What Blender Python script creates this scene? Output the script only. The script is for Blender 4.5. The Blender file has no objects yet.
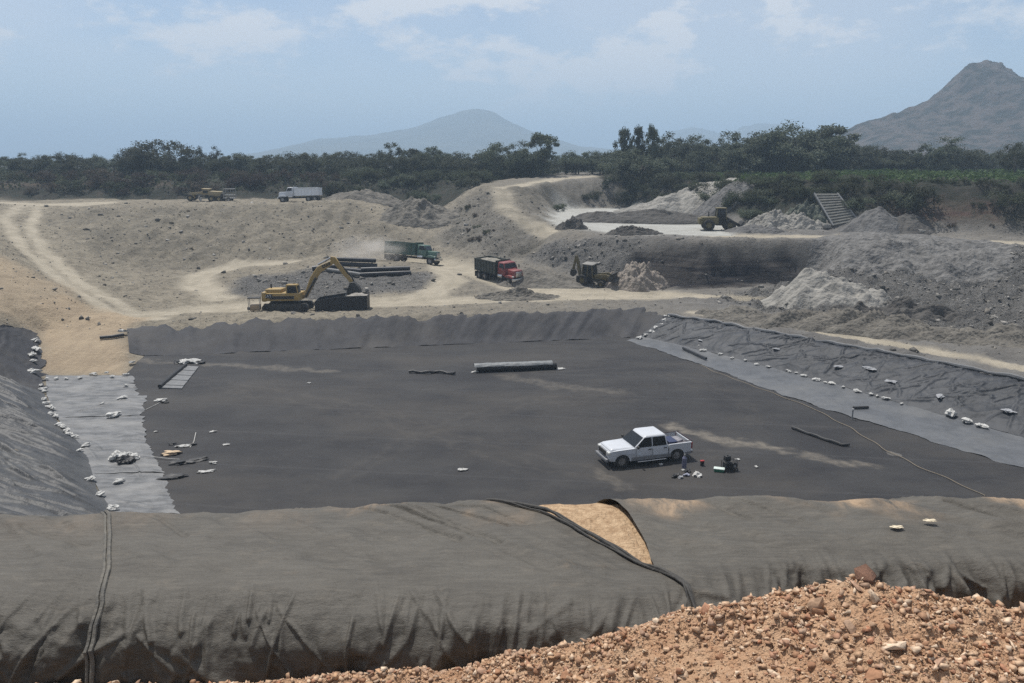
import bpy, bmesh, math, random
import numpy as np
from mathutils import Vector, Matrix, Euler
from mathutils.geometry import delaunay_2d_cdt

C = bpy.context.scene.collection
scn = bpy.context.scene
R = math.radians

# ------------------------------------------------------------------ camera
CAMZ, FPX, HORIZON = 18.0, 800.0, 158.0
PITCH = math.atan((341.5 - HORIZON) / FPX)
cam_d = bpy.data.cameras.new('camera')
cam_d.sensor_width = 36.0
cam_d.lens = FPX * 36.0 / 1024.0
cam_d.clip_start, cam_d.clip_end = 0.1, 40000.0
cam = bpy.data.objects.new('camera', cam_d); C.objects.link(cam)
cam.location = (0, 0, CAMZ)
cam.rotation_euler = (math.pi / 2 - PITCH, 0, 0)
scn.camera = cam

# ------------------------------------------------------------------ sky, sun, exposure
SUN_EL, SUN_AZ = 67.0, -38.0        # azimuth measured from +Y (away from the camera) towards +X
world = bpy.data.worlds.new('World'); scn.world = world
world.use_nodes = True
wn, wl = world.node_tree.nodes, world.node_tree.links
wn.clear()
def W(t, **kw):
    n = wn.new(t)
    for k, v in kw.items():
        setattr(n, k, v)
    return n
w_out = W('ShaderNodeOutputWorld'); w_bg = W('ShaderNodeBackground')
w_bg.inputs['Strength'].default_value = 0.095
sky = W('ShaderNodeTexSky', sky_type='NISHITA', sun_disc=False)
sky.sun_elevation = R(SUN_EL); sky.sun_rotation = R(SUN_AZ)
sky.altitude = 1800; sky.air_density = 1.0; sky.dust_density = 2.6; sky.ozone_density = 1.0
w_tc = W('ShaderNodeTexCoord'); w_sep = W('ShaderNodeSeparateXYZ')
wl.new(w_tc.outputs['Generated'], w_sep.inputs[0])
def wmath(op, a, b=None, c=None):
    n = W('ShaderNodeMath', operation=op)
    for i, v in enumerate((a, b, c)):
        if v is None: continue
        if isinstance(v, (int, float)): n.inputs[i].default_value = v
        else: wl.new(v, n.inputs[i])
    return n.outputs[0]
zc = wmath('ADD', wmath('MAXIMUM', w_sep.outputs['Z'], 0.0), 0.10)
cx = wmath('DIVIDE', w_sep.outputs['X'], zc); cy = wmath('DIVIDE', w_sep.outputs['Y'], zc)
w_cmb = W('ShaderNodeCombineXYZ')
wl.new(w_sep.outputs['X'], w_cmb.inputs[0]); wl.new(w_sep.outputs['Y'], w_cmb.inputs[1]); wl.new(wmath('MULTIPLY', w_sep.outputs['Z'], 2.3), w_cmb.inputs[2])
def wnoise(scale, detail, rough, off):
    m = W('ShaderNodeMapping'); m.inputs['Location'].default_value = off
    wl.new(w_cmb.outputs[0], m.inputs[0])
    n = W('ShaderNodeTexNoise'); n.inputs['Scale'].default_value = scale
    n.inputs['Detail'].default_value = detail; n.inputs['Roughness'].default_value = rough
    wl.new(m.outputs[0], n.inputs['Vector'])
    return n.outputs['Fac']
def wramp(v, lo, hi):
    n = W('ShaderNodeMapRange', interpolation_type='SMOOTHSTEP')
    n.inputs['From Min'].default_value = lo; n.inputs['From Max'].default_value = hi
    wl.new(v, n.inputs['Value']); return n.outputs[0]
puffs = wramp(wnoise(8.0, 10, 0.60, (44.3, 5.7, 1)), 0.50, 0.64)
veil = wramp(wnoise(1.7, 7, 0.55, (19.1, 3.3, 2.0)), 0.28, 0.60)
above = wramp(w_sep.outputs['Z'], 0.01, 0.09)
cl = wmath('MULTIPLY', wmath('MINIMUM', wmath('ADD', wmath('MULTIPLY', puffs, 0.70), wmath('MULTIPLY', veil, 0.42)), 0.85), above)
w_mix = W('ShaderNodeMixRGB'); w_mix.inputs[2].default_value = (8.0, 7.8, 7.7, 1)
wl.new(cl, w_mix.inputs[0]); wl.new(sky.outputs[0], w_mix.inputs[1])
wl.new(w_mix.outputs[0], w_bg.inputs['Color']); wl.new(w_bg.outputs[0], w_out.inputs['Surface'])

sun_d = bpy.data.lights.new('sun', 'SUN'); sun_d.energy = 4.4; sun_d.angle = R(0.6)
sun_d.color = (1.0, 0.96, 0.90)
sun = bpy.data.objects.new('sun', sun_d); C.objects.link(sun)
_sd = Vector((math.sin(R(SUN_AZ)) * math.cos(R(SUN_EL)), math.cos(R(SUN_AZ)) * math.cos(R(SUN_EL)), math.sin(R(SUN_EL))))
sun.rotation_euler = _sd.to_track_quat('Z', 'Y').to_euler()
sun.location = (0, 0, 60)
vs = scn.view_settings
vs.view_transform = 'Standard'; vs.look = 'None'; vs.gamma = 1.0; vs.use_curve_mapping = False
vs.exposure = 0.34
scn.cycles.volume_bounces = 1
scn.cycles.use_adaptive_sampling = False
scn.cycles.sample_clamp_indirect = 4.0
scn.cycles.max_bounces = 6
scn.cycles.use_denoising = False

# ------------------------------------------------------------------ small helpers
SP, CP = math.sin(PITCH), math.cos(PITCH)
def at(px, py, Y):
    """world point on the sight line of photo pixel (px, py) at distance Y"""
    u = (341.5 - py) / FPX; v = (px - 512.0) / FPX
    dy = CP + u * SP; dz = -SP + u * CP
    return (Y * v / dy, Y, CAMZ + Y * dz / dy)
def atz(px, py, z=0.0):
    u = (341.5 - py) / FPX
    dy = CP + u * SP; dz = -SP + u * CP
    return at(px, py, (z - CAMZ) * dy / dz)

def tag(o, label=None, cat=None, group=None, kind=None):
    if label: o['label'] = label
    if cat: o['category'] = cat
    if group: o['group'] = group
    if kind: o['kind'] = kind
    return o
def empty(name, loc=(0, 0, 0), rz=0.0, label=None, cat=None, group=None):
    o = bpy.data.objects.new(name, None); C.objects.link(o)
    o.location = loc; o.rotation_euler = (0, 0, rz); o.empty_display_size = 0.3
    return tag(o, label, cat, group)
def link(name, me, mat=None, parent=None, smooth=False):
    o = bpy.data.objects.new(name, me); C.objects.link(o)
    if mat is not None:
        for m in (mat if isinstance(mat, (list, tuple)) else [mat]): me.materials.append(m)
    if parent is not None: o.parent = parent
    if smooth: me.polygons.foreach_set('use_smooth', [True] * len(me.polygons))
    return o
def copy_tree(o, parent=None):
    c = o.copy(); C.objects.link(c)
    if parent is not None: c.parent = parent
    for ch in list(o.children): copy_tree(ch, c)
    return c
def mesh_np(name, v, f):
    """mesh from numpy verts (n,3) and faces (m,k) all of one size"""
    v = np.asarray(v, np.float32); f = np.asarray(f, np.int32)
    me = bpy.data.meshes.new(name)
    me.vertices.add(len(v)); me.vertices.foreach_set('co', v.ravel())
    k = f.shape[1]
    me.loops.add(f.size); me.loops.foreach_set('vertex_index', f.ravel())
    me.polygons.add(len(f)); me.polygons.foreach_set('loop_start', np.arange(0, f.size, k, dtype=np.int32))
    me.polygons.foreach_set('loop_total', np.full(len(f), k, np.int32))
    me.update(calc_edges=True); me.validate()
    return me
def grid_faces(nu, nv):
    i = np.arange(nu - 1)[:, None] * nv + np.arange(nv - 1)[None, :]
    return np.stack([i, i + nv, i + nv + 1, i + 1], -1).reshape(-1, 4)

def _h(ix, iy, s):
    n = (ix.astype(np.int64) * 374761393 + iy.astype(np.int64) * 668265263 + s * 974634777) & 0xffffffff
    n = ((n ^ (n >> 13)) * 1274126177) & 0xffffffff
    n = n ^ (n >> 16)
    return (n & 0xffffff) / float(0xffffff)
def vnoise(x, y, s=0):
    x = np.asarray(x, float); y = np.asarray(y, float)
    ix, iy = np.floor(x), np.floor(y); fx, fy = x - ix, y - iy
    fx = fx * fx * (3 - 2 * fx); fy = fy * fy * (3 - 2 * fy)
    a, b, c, d = _h(ix, iy, s), _h(ix + 1, iy, s), _h(ix, iy + 1, s), _h(ix + 1, iy + 1, s)
    return (a + (b - a) * fx + (c - a) * fy + (a - b - c + d) * fx * fy) * 2 - 1
def tri(x, y, s=0):
    """creased noise: flat facets meeting at sharp folds"""
    x = np.asarray(x, float); y = np.asarray(y, float)
    wx_ = x + .35 * vnoise(x * .7 + 3, y * .7, s + 50); wy_ = y + .35 * vnoise(x * .7, y * .7 + 9, s + 51)
    ix, iy = np.floor(wx_), np.floor(wy_); fx, fy = wx_ - ix, wy_ - iy
    a, b, c, d = _h(ix, iy, s), _h(ix + 1, iy, s), _h(ix, iy + 1, s), _h(ix + 1, iy + 1, s)
    return np.where(fx > fy, a + (b - a) * fx + (d - b) * fy, a + (c - a) * fy + (d - c) * fx) * 2 - 1
def fbm(x, y, s=0, octv=4, gain=0.5):
    r = 0.0; a = 1.0; f = 1.0
    for k in range(octv):
        r = r + a * vnoise(np.asarray(x) * f + 17.3 * k, np.asarray(y) * f - 9.1 * k, s + k); a *= gain; f *= 2.03
    return r
def ridged(x, y, s=0, octv=3):
    r = 0.0; a = 1.0; f = 1.0
    for k in range(octv):
        r = r + a * (1 - 2 * np.abs(vnoise(np.asarray(x) * f + 5.1 * k, np.asarray(y) * f + 3.7 * k, s + k))); a *= 0.5; f *= 2.1
    return r
def sstep(a, b, x):
    t = np.clip((x - a) / (b - a), 0, 1); return t * t * (3 - 2 * t)
def dist_line(x, y, pts):
    d = np.full(np.shape(x), 1e9)
    for (x0, y0), (x1, y1) in zip(pts[:-1], pts[1:]):
        dx, dy = x1 - x0, y1 - y0; L = dx * dx + dy * dy + 1e-9
        t = np.clip(((x - x0) * dx + (y - y0) * dy) / L, 0, 1)
        d = np.minimum(d, np.hypot(x - x0 - t * dx, y - y0 - t * dy))
    return d
def in_poly(x, y, pts):
    r = np.zeros(np.shape(x), bool); n = len(pts)
    for i in range(n):
        (x0, y0), (x1, y1) = pts[i], pts[(i + 1) % n]
        if y0 == y1: continue
        c = ((y0 > y) != (y1 > y)) & (x < (x1 - x0) * (y - y0) / (y1 - y0) + x0)
        r ^= c
    return r
def poly_mask(x, y, pts, soft):
    d = dist_line(x, y, list(pts) + [pts[0]])
    sd = np.where(in_poly(x, y, pts), d, -d)
    return sstep(-soft, soft, sd)
def xy(pts): return [(p[0], p[1]) for p in pts]

# ------------------------------------------------------------------ materials
MATS = {}
def node_mat(name):
    m = bpy.data.materials.new(name); m.use_nodes = True
    nt = m.node_tree; return m, nt, nt.nodes, nt.links, nt.nodes['Principled BSDF']
def mat(name, c1, c2=None, scale=3.0, rough=0.85, bump=0.0, bscale=None, metal=0.0, coords='obj', spec=0.3, detail=6, lo=0.35, hi=0.65, stretch=(1, 1, 1)):
    if name in MATS: return MATS[name]
    m, nt, N, L, b = node_mat(name)
    b.inputs['Roughness'].default_value = rough; b.inputs['Metallic'].default_value = metal
    b.inputs['Specular IOR Level'].default_value = spec
    c2 = c2 or tuple(min(1, v * 0.75) for v in c1)
    if coords == 'obj':
        tc = N.new('ShaderNodeTexCoord').outputs['Object']
    else:
        tc = N.new('ShaderNodeNewGeometry').outputs['Position']
    mp = N.new('ShaderNodeMapping'); mp.inputs['Scale'].default_value = stretch; L.new(tc, mp.inputs[0])
    n = N.new('ShaderNodeTexNoise'); n.inputs['Scale'].default_value = scale; n.inputs['Detail'].default_value = detail
    n.inputs['Roughness'].default_value = 0.6
    L.new(mp.outputs[0], n.inputs['Vector'])
    mr = N.new('ShaderNodeMapRange'); mr.inputs['From Min'].default_value = lo; mr.inputs['From Max'].default_value = hi
    L.new(n.outputs['Fac'], mr.inputs['Value'])
    mx = N.new('ShaderNodeMixRGB'); mx.inputs[1].default_value = (*c1, 1); mx.inputs[2].default_value = (*c2, 1)
    L.new(mr.outputs[0], mx.inputs[0]); L.new(mx.outputs[0], b.inputs['Base Color'])
    if bump:
        n2 = N.new('ShaderNodeTexNoise'); n2.inputs['Scale'].default_value = bscale or scale * 4; n2.inputs['Detail'].default_value = 8
        L.new(mp.outputs[0], n2.inputs['Vector'])
        bp = N.new('ShaderNodeBump'); bp.inputs['Strength'].default_value = 1.0; bp.inputs['Distance'].default_value = bump
        L.new(n2.outputs['Fac'], bp.inputs['Height']); L.new(bp.outputs[0], b.inputs['Normal'])
    MATS[name] = m
    return m
def glass_mat():
    if 'glass' in MATS: return MATS['glass']
    m, nt, N, L, b = node_mat('window_glass')
    b.inputs['Base Color'].default_value = (0.012, 0.014, 0.016, 1); b.inputs['Roughness'].default_value = 0.08
    b.inputs['Specular IOR Level'].default_value = 0.5
    n = N.new('ShaderNodeTexNoise'); n.inputs['Scale'].default_value = 3
    MATS['glass'] = m; return m

# ------------------------------------------------------------------ shape collector
class MB:
    def __init__(self): self.bm = bmesh.new(); self.mi = 0
    def _faces(self, pts, faces):
        vs = [self.bm.verts.new(p) for p in pts]
        for f in faces:
            try:
                fc = self.bm.faces.new([vs[i] for i in f]); fc.material_index = self.mi
            except ValueError: pass
        return vs
    def hexa(self, p):
        self._faces(p, [(3, 2, 1, 0), (4, 5, 6, 7), (0, 1, 5, 4), (1, 2, 6, 5), (2, 3, 7, 6), (3, 0, 4, 7)]); return self
    def box(self, x, y, z, sx, sy, sz, rot=None):
        h = [(-1, -1, -1), (1, -1, -1), (1, 1, -1), (-1, 1, -1), (-1, -1, 1), (1, -1, 1), (1, 1, 1), (-1, 1, 1)]
        M = Euler(rot).to_matrix() if rot else None
        pts = []
        for a, b, c in h:
            v = Vector((a * sx / 2, b * sy / 2, c * sz / 2))
            if M: v = M @ v
            pts.append((x + v.x, y + v.y, z + v.z))
        return self.hexa(pts)
    def frustum(self, x0, x1, y, z0, tx0, tx1, ty, z1):
        return self.hexa([(x0, -y, z0), (x1, -y, z0), (x1, y, z0), (x0, y, z0), (tx0, -ty, z1), (tx1, -ty, z1), (tx1, ty, z1), (tx0, ty, z1)])
    def prism(self, prof, y0, y1):
        n = len(prof)
        pts = [(x, y0, z) for x, z in prof] + [(x, y1, z) for x, z in prof]
        fs = [tuple(range(n)), tuple(range(2 * n - 1, n - 1, -1))]
        fs += [((i + 1) % n, i, n + i, n + (i + 1) % n) for i in range(n)]
        self._faces(pts, fs); return self
    def cyl(self, p0, p1, r0, r1=None, n=14, caps=True):
        r1 = r0 if r1 is None else r1
        p0, p1 = Vector(p0), Vector(p1); d = (p1 - p0).normalized()
        a = d.orthogonal().normalized(); b = d.cross(a)
        pts = []
        for p, r in ((p0, r0), (p1, r1)):
            for k in range(n):
                t = 2 * math.pi * k / n; pts.append(tuple(p + a * (r * math.cos(t)) + b * (r * math.sin(t))))
        fs = [(k, (k + 1) % n, n + (k + 1) % n, n + k) for k in range(n)]
        if caps: fs += [tuple(range(n - 1, -1, -1)), tuple(range(n, 2 * n))]
        self._faces(pts, fs); return self
    def ring(self, c, axis, r, w, rin, n=20):
        """wheel-like ring round axis through c"""
        c, d = Vector(c), Vector(axis).normalized(); a = d.orthogonal().normalized(); b = d.cross(a)
        prof = [(rin, -w / 2), (r * 0.93, -w / 2), (r, -w * 0.32), (r, w * 0.32), (r * 0.93, w / 2), (rin, w / 2)]
        pts = []; m = len(prof)
        for k in range(n):
            t = 2 * math.pi * k / n; rad = a * math.cos(t) + b * math.sin(t)
            for rr, h in prof: pts.append(tuple(c + rad * rr + d * h))
        fs = []
        for k in range(n):
            for j in range(m):
                fs.append((k * m + j, ((k + 1) % n) * m + j, ((k + 1) % n) * m + (j + 1) % m, k * m + (j + 1) % m))
        self._faces(pts, fs); return self
    def tube(self, pts, r, n=8):
        pts = [Vector(p) for p in pts]; rs = r if isinstance(r, (list, tuple)) else [r] * len(pts)
        vv = []
        for i, p in enumerate(pts):
            d = (pts[min(i + 1, len(pts) - 1)] - pts[max(i - 1, 0)]).normalized()
            a = d.cross(Vector((0, 0, 1)))
            a = a.normalized() if a.length > 0.05 else Vector((1, 0, 0)); b = d.cross(a)
            for k in range(n):
                t = 2 * math.pi * k / n; vv.append(tuple(p + (a * math.cos(t) + b * math.sin(t)) * rs[i]))
        fs = [(i * n + k, i * n + (k + 1) % n, (i + 1) * n + (k + 1) % n, (i + 1) * n + k) for i in range(len(pts) - 1) for k in range(n)]
        fs += [tuple(range(n - 1, -1, -1)), tuple(range((len(pts) - 1) * n, len(pts) * n))]
        self._faces(vv, fs); return self
    def bevel(self, w, seg=2, ang=30):
        bmesh.ops.recalc_face_normals(self.bm, faces=self.bm.faces)
        es = [e for e in self.bm.edges if len(e.link_faces) == 2 and e.calc_face_angle(0) > R(ang)]
        bmesh.ops.bevel(self.bm, geom=es, offset=w, segments=seg, profile=0.5, affect='EDGES', clamp_overlap=True)
        return self
    def build(self, name, material, parent=None, smooth=False):
        bmesh.ops.recalc_face_normals(self.bm, faces=self.bm.faces)
        me = bpy.data.meshes.new(name); self.bm.to_mesh(me); self.bm.free()
        o = link(name, me, material, parent, False)
        if smooth:
            me.polygons.foreach_set('use_smooth', [True] * len(me.polygons))
            try: me.set_sharp_from_angle(angle=R(40))
            except Exception: pass
        return o
# ------------------------------------------------------------------ terrain from break lines
LINES = []
def line(*pts): LINES.append([tuple(float(c) for c in p) for p in pts])
left_toe = [atz(44, 374), atz(43, 393), atz(60, 428), atz(86, 452), atz(97, 492), atz(113, 514), (-12.5, 31.5, 0)]
right_toe = [atz(640, 338), atz(703, 352), atz(769, 369), atz(832, 386), atz(901, 406), atz(979, 428), (38.2, 42, 0), (43, 34, 0)]
far_toe = [atz(130, 357), atz(260, 351), atz(400, 346), atz(520, 341), atz(640, 338)]
near_toe = [(-12.5, 31.5, 0), (0, 31, 0), (20, 31, 0), (43, 34, 0)]
line(*left_toe); line(*right_toe); line(*far_toe); line(*near_toe)
line(atz(44, 374), atz(128, 374), atz(130, 357))
for p in ((10, 45), (0, 60), (20, 40), (-5, 70), (15, 65), (25, 50), (-20, 60), (-18, 50), (30, 40)): line((p[0], p[1], 0))
# rims
far_rim = [atz(127, 329, 1.6), atz(260, 321, 2.0), atz(400, 317, 2.2), atz(520, 313, 2.2), atz(640, 308.5, 2.0), atz(668, 316, 1.9)]
right_rim = [atz(668, 317, 1.8), atz(720, 324, 2.0), atz(790, 337, 2.2), atz(850, 347, 2.3), atz(940, 364, 2.45), atz(1024, 380, 2.6), (46.5, 44, 3.0), (52, 34, 4.5)]
line(*far_rim); line(*right_rim)
line(at(140, 321, 79.5), at(200, 317, 81), at(260, 314.5, 82.3), at(330, 312.5, 83), at(400, 311, 83.6), at(520, 307.5, 85), at(640, 304, 88.5))
# left slope and sand ramp
ramp_top = [at(75, 318, 79), at(120, 322, 79)]
line(atz(44, 374), at(40, 352, 69.5), at(39, 334, 74.5), at(75, 318, 79))
line(atz(128, 374), at(127, 352, 71), at(127, 329, 76.5))
line(at(20, 335, 70.5), at(0, 327, 69), at(-60, 322, 64))
line((-50, 58, 4.8), (-37.5, 41.5, 4.8), (-31, 31.5, 5.2), (-26, 22, 9))
line((-66, 60, 7), (-60, 40, 9), (-50, 20, 12), (-48, 10, 12.2))
# near berm and the ground the camera stands on
line((-60, 11.4, 11.9), (-20, 11.4, 11.9), (0, 11.6, 11.9), (20, 11.6, 11.9), (60, 12, 11.9))
line((-60, 8, 11.6), (-20, 8, 11.6), (0, 8, 11.6), (20, 8, 11.6), (60, 8, 11.6))
line((-60, 5.5, 11.8), (-12, 5.5, 11.8), (-3, 5.5, 12.0), (3, 5.0, 12.8), (20, 5, 12.8), (60, 5, 12.8))
line((-60, 1.5, 15.8), (0, 1.5, 15.8), (60, 1.5, 15.8)); line((-60, -4, 16.3), (0, -4, 16.3), (60, -4, 16.3)); line((-60, -40, 16), (60, -40, 16))
line((54, 30, 8), (56, 14, 12))
# platform beyond the far rim
line(at(100, 315, 83), at(180, 311, 86), at(300, 309, 87), at(450, 303, 89), at(560, 298, 92), at(650, 295, 95), at(690, 312, 82))
line(at(120, 296, 92), at(200, 296, 92), at(280, 297, 92))
line(at(200, 276, 104), at(240, 265, 113), at(170, 268, 111))
line(at(300, 298, 91.5), at(360, 298, 91.5), at(430, 291, 93.5), at(452, 281, 98))
line(at(250, 276, 101.5), at(300, 271, 103), at(340, 269, 104), at(400, 271, 103), at(436, 274, 101))
line(at(310, 261, 112), at(350, 260, 113), at(400, 262, 112), at(436, 268, 107))
line(at(350, 256, 121), at(410, 262, 117), at(440, 264, 116), at(490, 279, 103), at(520, 290, 96), at(575, 288, 97.5), at(640, 288, 98))
line(at(440, 283, 98), at(462, 292, 94), at(500, 294, 93.5))
# left bowl: bench lip, slope foot, twin-rut track
line(at(60, 213, 138), at(110, 208, 141), at(200, 205, 143), at(280, 206, 142), at(330, 201, 145), at(352, 198.5, 147), at(385, 210, 141), at(420, 228, 132), at(442, 240, 126))
line(at(40, 203.5, 150), at(100, 202.5, 151), at(200, 201, 153), at(300, 201.5, 152), at(345, 200, 154))
line(at(110, 272, 106), at(150, 268, 111), at(200, 264, 114.5), at(300, 256, 119), at(370, 251, 122), at(430, 256, 119), at(480, 258, 115))
line(at(30, 207, 139), at(8, 226, 122), at(25, 250, 107), at(60, 280, 93.5), at(110, 311, 82.5))
line(at(0, 240, 106), at(0, 265, 88), at(0, 290, 77), at(10, 312, 73))
line(at(60, 225, 129), at(75, 250, 113), at(110, 280, 98), at(150, 301, 89))
line((-75, 72, 9), (-100, 105, 11), (-118, 140, 12)); line((-130, 60, 12.5), (-160, 120, 14))
# left scrub bank behind the bench
line(at(0, 202, 160), at(60, 199, 163), at(200, 199, 163), at(345, 198, 165), at(400, 200, 163), at(430, 215, 150))
line(at(-200, 184, 168), at(0, 183, 169), at(100, 182, 170), at(200, 181, 172), at(345, 181, 172), at(440, 182, 169))
# middle hill, its road, lower step
line(at(445, 222, 137), at(462, 194, 146), at(480, 185, 152), at(490, 187, 152))
line(at(490, 190, 147), at(497, 203, 137), at(512, 218, 127), at(545, 231, 118))
line(at(512, 190, 149), at(518, 203, 138), at(532, 216, 129), at(548, 224, 123))
line(at(490, 188, 154), at(530, 182, 163), at(560, 178, 170), at(592, 176, 176))
line(at(525, 188, 152), at(562, 181, 166), at(600, 180, 170), at(625, 180, 171))
line(at(548, 222, 126), at(556, 210, 157), at(600, 208, 163), at(640, 210, 156))
line(at(625, 209, 163), at(700, 219, 132), at(740, 225, 123), at(800, 230, 116), at(900, 232, 113), at(1024, 236, 108), at(1150, 240, 104))
line(at(640, 182, 170), at(700, 182, 148), at(745, 183, 136), at(810, 183, 126), at(900, 183, 120), at(1024, 184, 115), at(1150, 185, 112))
# bench front edge, dark cut face, foot
edge = [at(545, 232, 117), at(600, 235, 109.5), at(640, 238, 105), at(705, 241, 101.5), at(760, 239, 103.5), at(830, 239, 103.5), at(910, 238, 104.5), at(1024, 247, 98), at(1150, 256, 92)]
foot = [at(600, 280, 102), at(640, 284, 101), at(700, 287, 98.8), at(760, 285, 100.5), at(815, 284, 101)]
line(*edge); line(*foot)
line(at(545, 250, 110), at(580, 262, 106), at(610, 270, 103.5)); line(at(520, 256, 114), at(548, 272, 105), at(580, 282, 101))
# right rubble ground, track along the rim
line(at(850, 262, 97), at(880, 285, 91.5), at(930, 296, 87), at(990, 285, 88.5), at(1040, 270, 90))
line(at(800, 291, 93), at(840, 297, 89), at(900, 310, 82), at(1024, 303, 79), at(1150, 300, 76))
line(at(760, 306, 85), at(820, 316, 79), at(900, 330, 71.5), at(1024, 335, 67.5), at(1150, 345, 62))
track_right = [at(690, 312, 82.5), at(735, 316, 79.5), at(780, 323, 75.5), at(860, 337, 69.3), at(940, 352, 63.4), at(1024, 367, 58)]
line(*track_right); line((55, 50, 3.6), (62, 38, 6)); line((90, 60, 6), (100, 30, 12))
line((90, 100, 9)); line((140, 60, 12), (160, 10, 14))
for X in (-14500, -3000, -600, -220, 220, 600, 3000, 14500):
    for Y in (-400, 60, 200, 260, 600, 3000, 14500):
        if abs(X) > 150 or Y > 190 or Y < -100: line((X, Y, 14.4))
for X in np.linspace(-200, 200, 15):
    line((X, 200, 14.4)); line((X, 260, 14.4)); line((X, -90, 15.0))

P = []
for ln in LINES:
    P.append(ln[0])
    for a, b in zip(ln[:-1], ln[1:]):
        n = max(1, int(math.hypot(b[0] - a[0], b[1] - a[1]) / 2.0))
        for k in range(1, n + 1):
            t = k / n; P.append(tuple(a[i] + (b[i] - a[i]) * t for i in range(3)))
vo, eo, fo, ov, oe, of_ = delaunay_2d_cdt([Vector(p[:2]) for p in P], [], [], 0, 0.05)
tz = [P[o[0]][2] for o in ov]
def spaced(segs):
    """segs: (start, step) ... (end,) monotone coordinate list"""
    out = []
    for (a, st), nx in zip(segs[:-1], segs[1:]):
        n = max(1, int(round((nx[0] - a) / st))); out += list(np.linspace(a, nx[0], n, endpoint=False))
    return np.array(out + [segs[-1][0]])
def geo(a, b, st, g=1.35):
    o = [a]
    while o[-1] < b: o.append(o[-1] + st); st *= g
    return o[1:]
xin = spaced([(-135, 1.4), (-80, 0.6), (-56, 0.36), (56, 0.6), (80, 1.4), (135, 1)])
xs = np.array([-v for v in geo(135, 14000, 3)][::-1] + list(xin) + geo(135, 14000, 3))
yin = spaced([(-30, 2.0), (4, 0.9), (34, 0.6), (62, 0.32), (124, 0.5), (178, 1.2), (205, 1)])
ys = np.array([-30 - v for v in geo(0, 300, 4)][::-1] + list(yin) + geo(205, 14000, 3))
GX, GY = np.meshgrid(xs, ys, indexing='ij')
GZ = np.full(GX.shape, 14.4)
for f in fo:
    (x0, y0), (x1, y1), (x2, y2) = vo[f[0]], vo[f[1]], vo[f[2]]
    i0, i1 = np.searchsorted(xs, min(x0, x1, x2) - 1e-6), np.searchsorted(xs, max(x0, x1, x2) + 1e-6)
    j0, j1 = np.searchsorted(ys, min(y0, y1, y2) - 1e-6), np.searchsorted(ys, max(y0, y1, y2) + 1e-6)
    if i1 <= i0 or j1 <= j0: continue
    X, Y = GX[i0:i1, j0:j1], GY[i0:i1, j0:j1]
    D = (y1 - y2) * (x0 - x2) + (x2 - x1) * (y0 - y2)
    if abs(D) < 1e-9: continue
    a = ((y1 - y2) * (X - x2) + (x2 - x1) * (Y - y2)) / D
    b = ((y2 - y0) * (X - x2) + (x0 - x2) * (Y - y2)) / D
    c = 1 - a - b
    m = (a >= -1e-6) & (b >= -1e-6) & (c >= -1e-6)
    sub = GZ[i0:i1, j0:j1]; sub[m] = (a * tz[f[0]] + b * tz[f[1]] + c * tz[f[2]])[m]
for _ in range(3):
    Q = GZ.copy()
    Q[1:-1] = (GZ[:-2] + 2 * GZ[1:-1] + GZ[2:]) / 4; GZ = Q.copy()
    Q[:, 1:-1] = (GZ[:, :-2] + 2 * GZ[:, 1:-1] + GZ[:, 2:]) / 4; GZ = Q
GZ0 = GZ.copy()

# zones (world XY), each a 0..1 weight per ground vertex
wx = GX + 1.2 * fbm(GX / 5, GY / 5, 31); wy = GY + 1.2 * fbm(GX / 5, GY / 5, 37)
sx_ = GX + 0.35 * fbm(GX / 1.5, GY / 1.5, 41); sy_ = GY + 0.35 * fbm(GX / 1.5, GY / 1.5, 43)
pit_poly = xy(left_toe)[::-1] + [atz(128, 374)[:2]] + xy(far_toe) + xy(right_toe)[1:] + xy(near_toe)[::-1][1:-1]
rim_poly = [(-31, 31.5), (-37.5, 41.5), (-50, 58)] + xy([at(0, 327, 69), at(39, 334, 74.5), at(127, 329, 76.5)]) + xy(far_rim) + xy(right_rim)[1:] + [(50, 12), (-50, 12)]
pit = poly_mask(GX, GY, rim_poly, 0.5)
roads = [
    ([at(-30, 204, 148), at(40, 205, 145), at(100, 202.5, 150)], 3.2),
    ([at(24, 206, 142), at(5, 220, 128), at(22, 248, 108), at(58, 279, 94), at(108, 311, 82.5), at(160, 316, 81)], 0.8),
    ([at(38, 208, 141), at(28, 226, 124), at(48, 254, 105), at(85, 284, 92.5), at(140, 310, 83)], 0.8),
    ([at(100, 316, 82), at(180, 312, 85), at(260, 307, 88), at(350, 304, 89), at(450, 303, 89.5), at(560, 297, 92.5), at(660, 296, 94.5)], 2.1),
    ([at(410, 264, 117), at(440, 266, 115), at(490, 281, 102), at(530, 292, 95.5), at(580, 293, 95), at(660, 296, 94)], 2.6),
    ([at(440, 266, 113), at(450, 280, 99), at(430, 297, 91.5), at(400, 303, 89.5)], 1.7),
    ([at(195, 283, 99), at(200, 276, 104), at(240, 265, 113), at(285, 266, 112)], 2.0),
    ([at(195, 283, 99), at(220, 298, 91.5)], 2.0),
    ([at(594, 176, 176), at(560, 178, 170), at(500, 189, 151), at(504, 205, 136), at(520, 219, 127), at(548, 232, 117)], 1.7),
    ([at(660, 296, 94.5), at(720, 298, 91), at(750, 300, 89)], 1.6),
    (track_right, 0.9),
    ([at(720, 235, 107), at(800, 236, 107), at(900, 236, 107), at(1024, 243, 101)], 1.6),
]
road = np.zeros(GX.shape)
for pts, w in roads:
    road = np.maximum(road, 1 - sstep(w * 0.55, w * 1.5, dist_line(wx * 0.35 + sx_ * 0.65, wy * 0.35 + sy_ * 0.65, xy(pts))))
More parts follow.
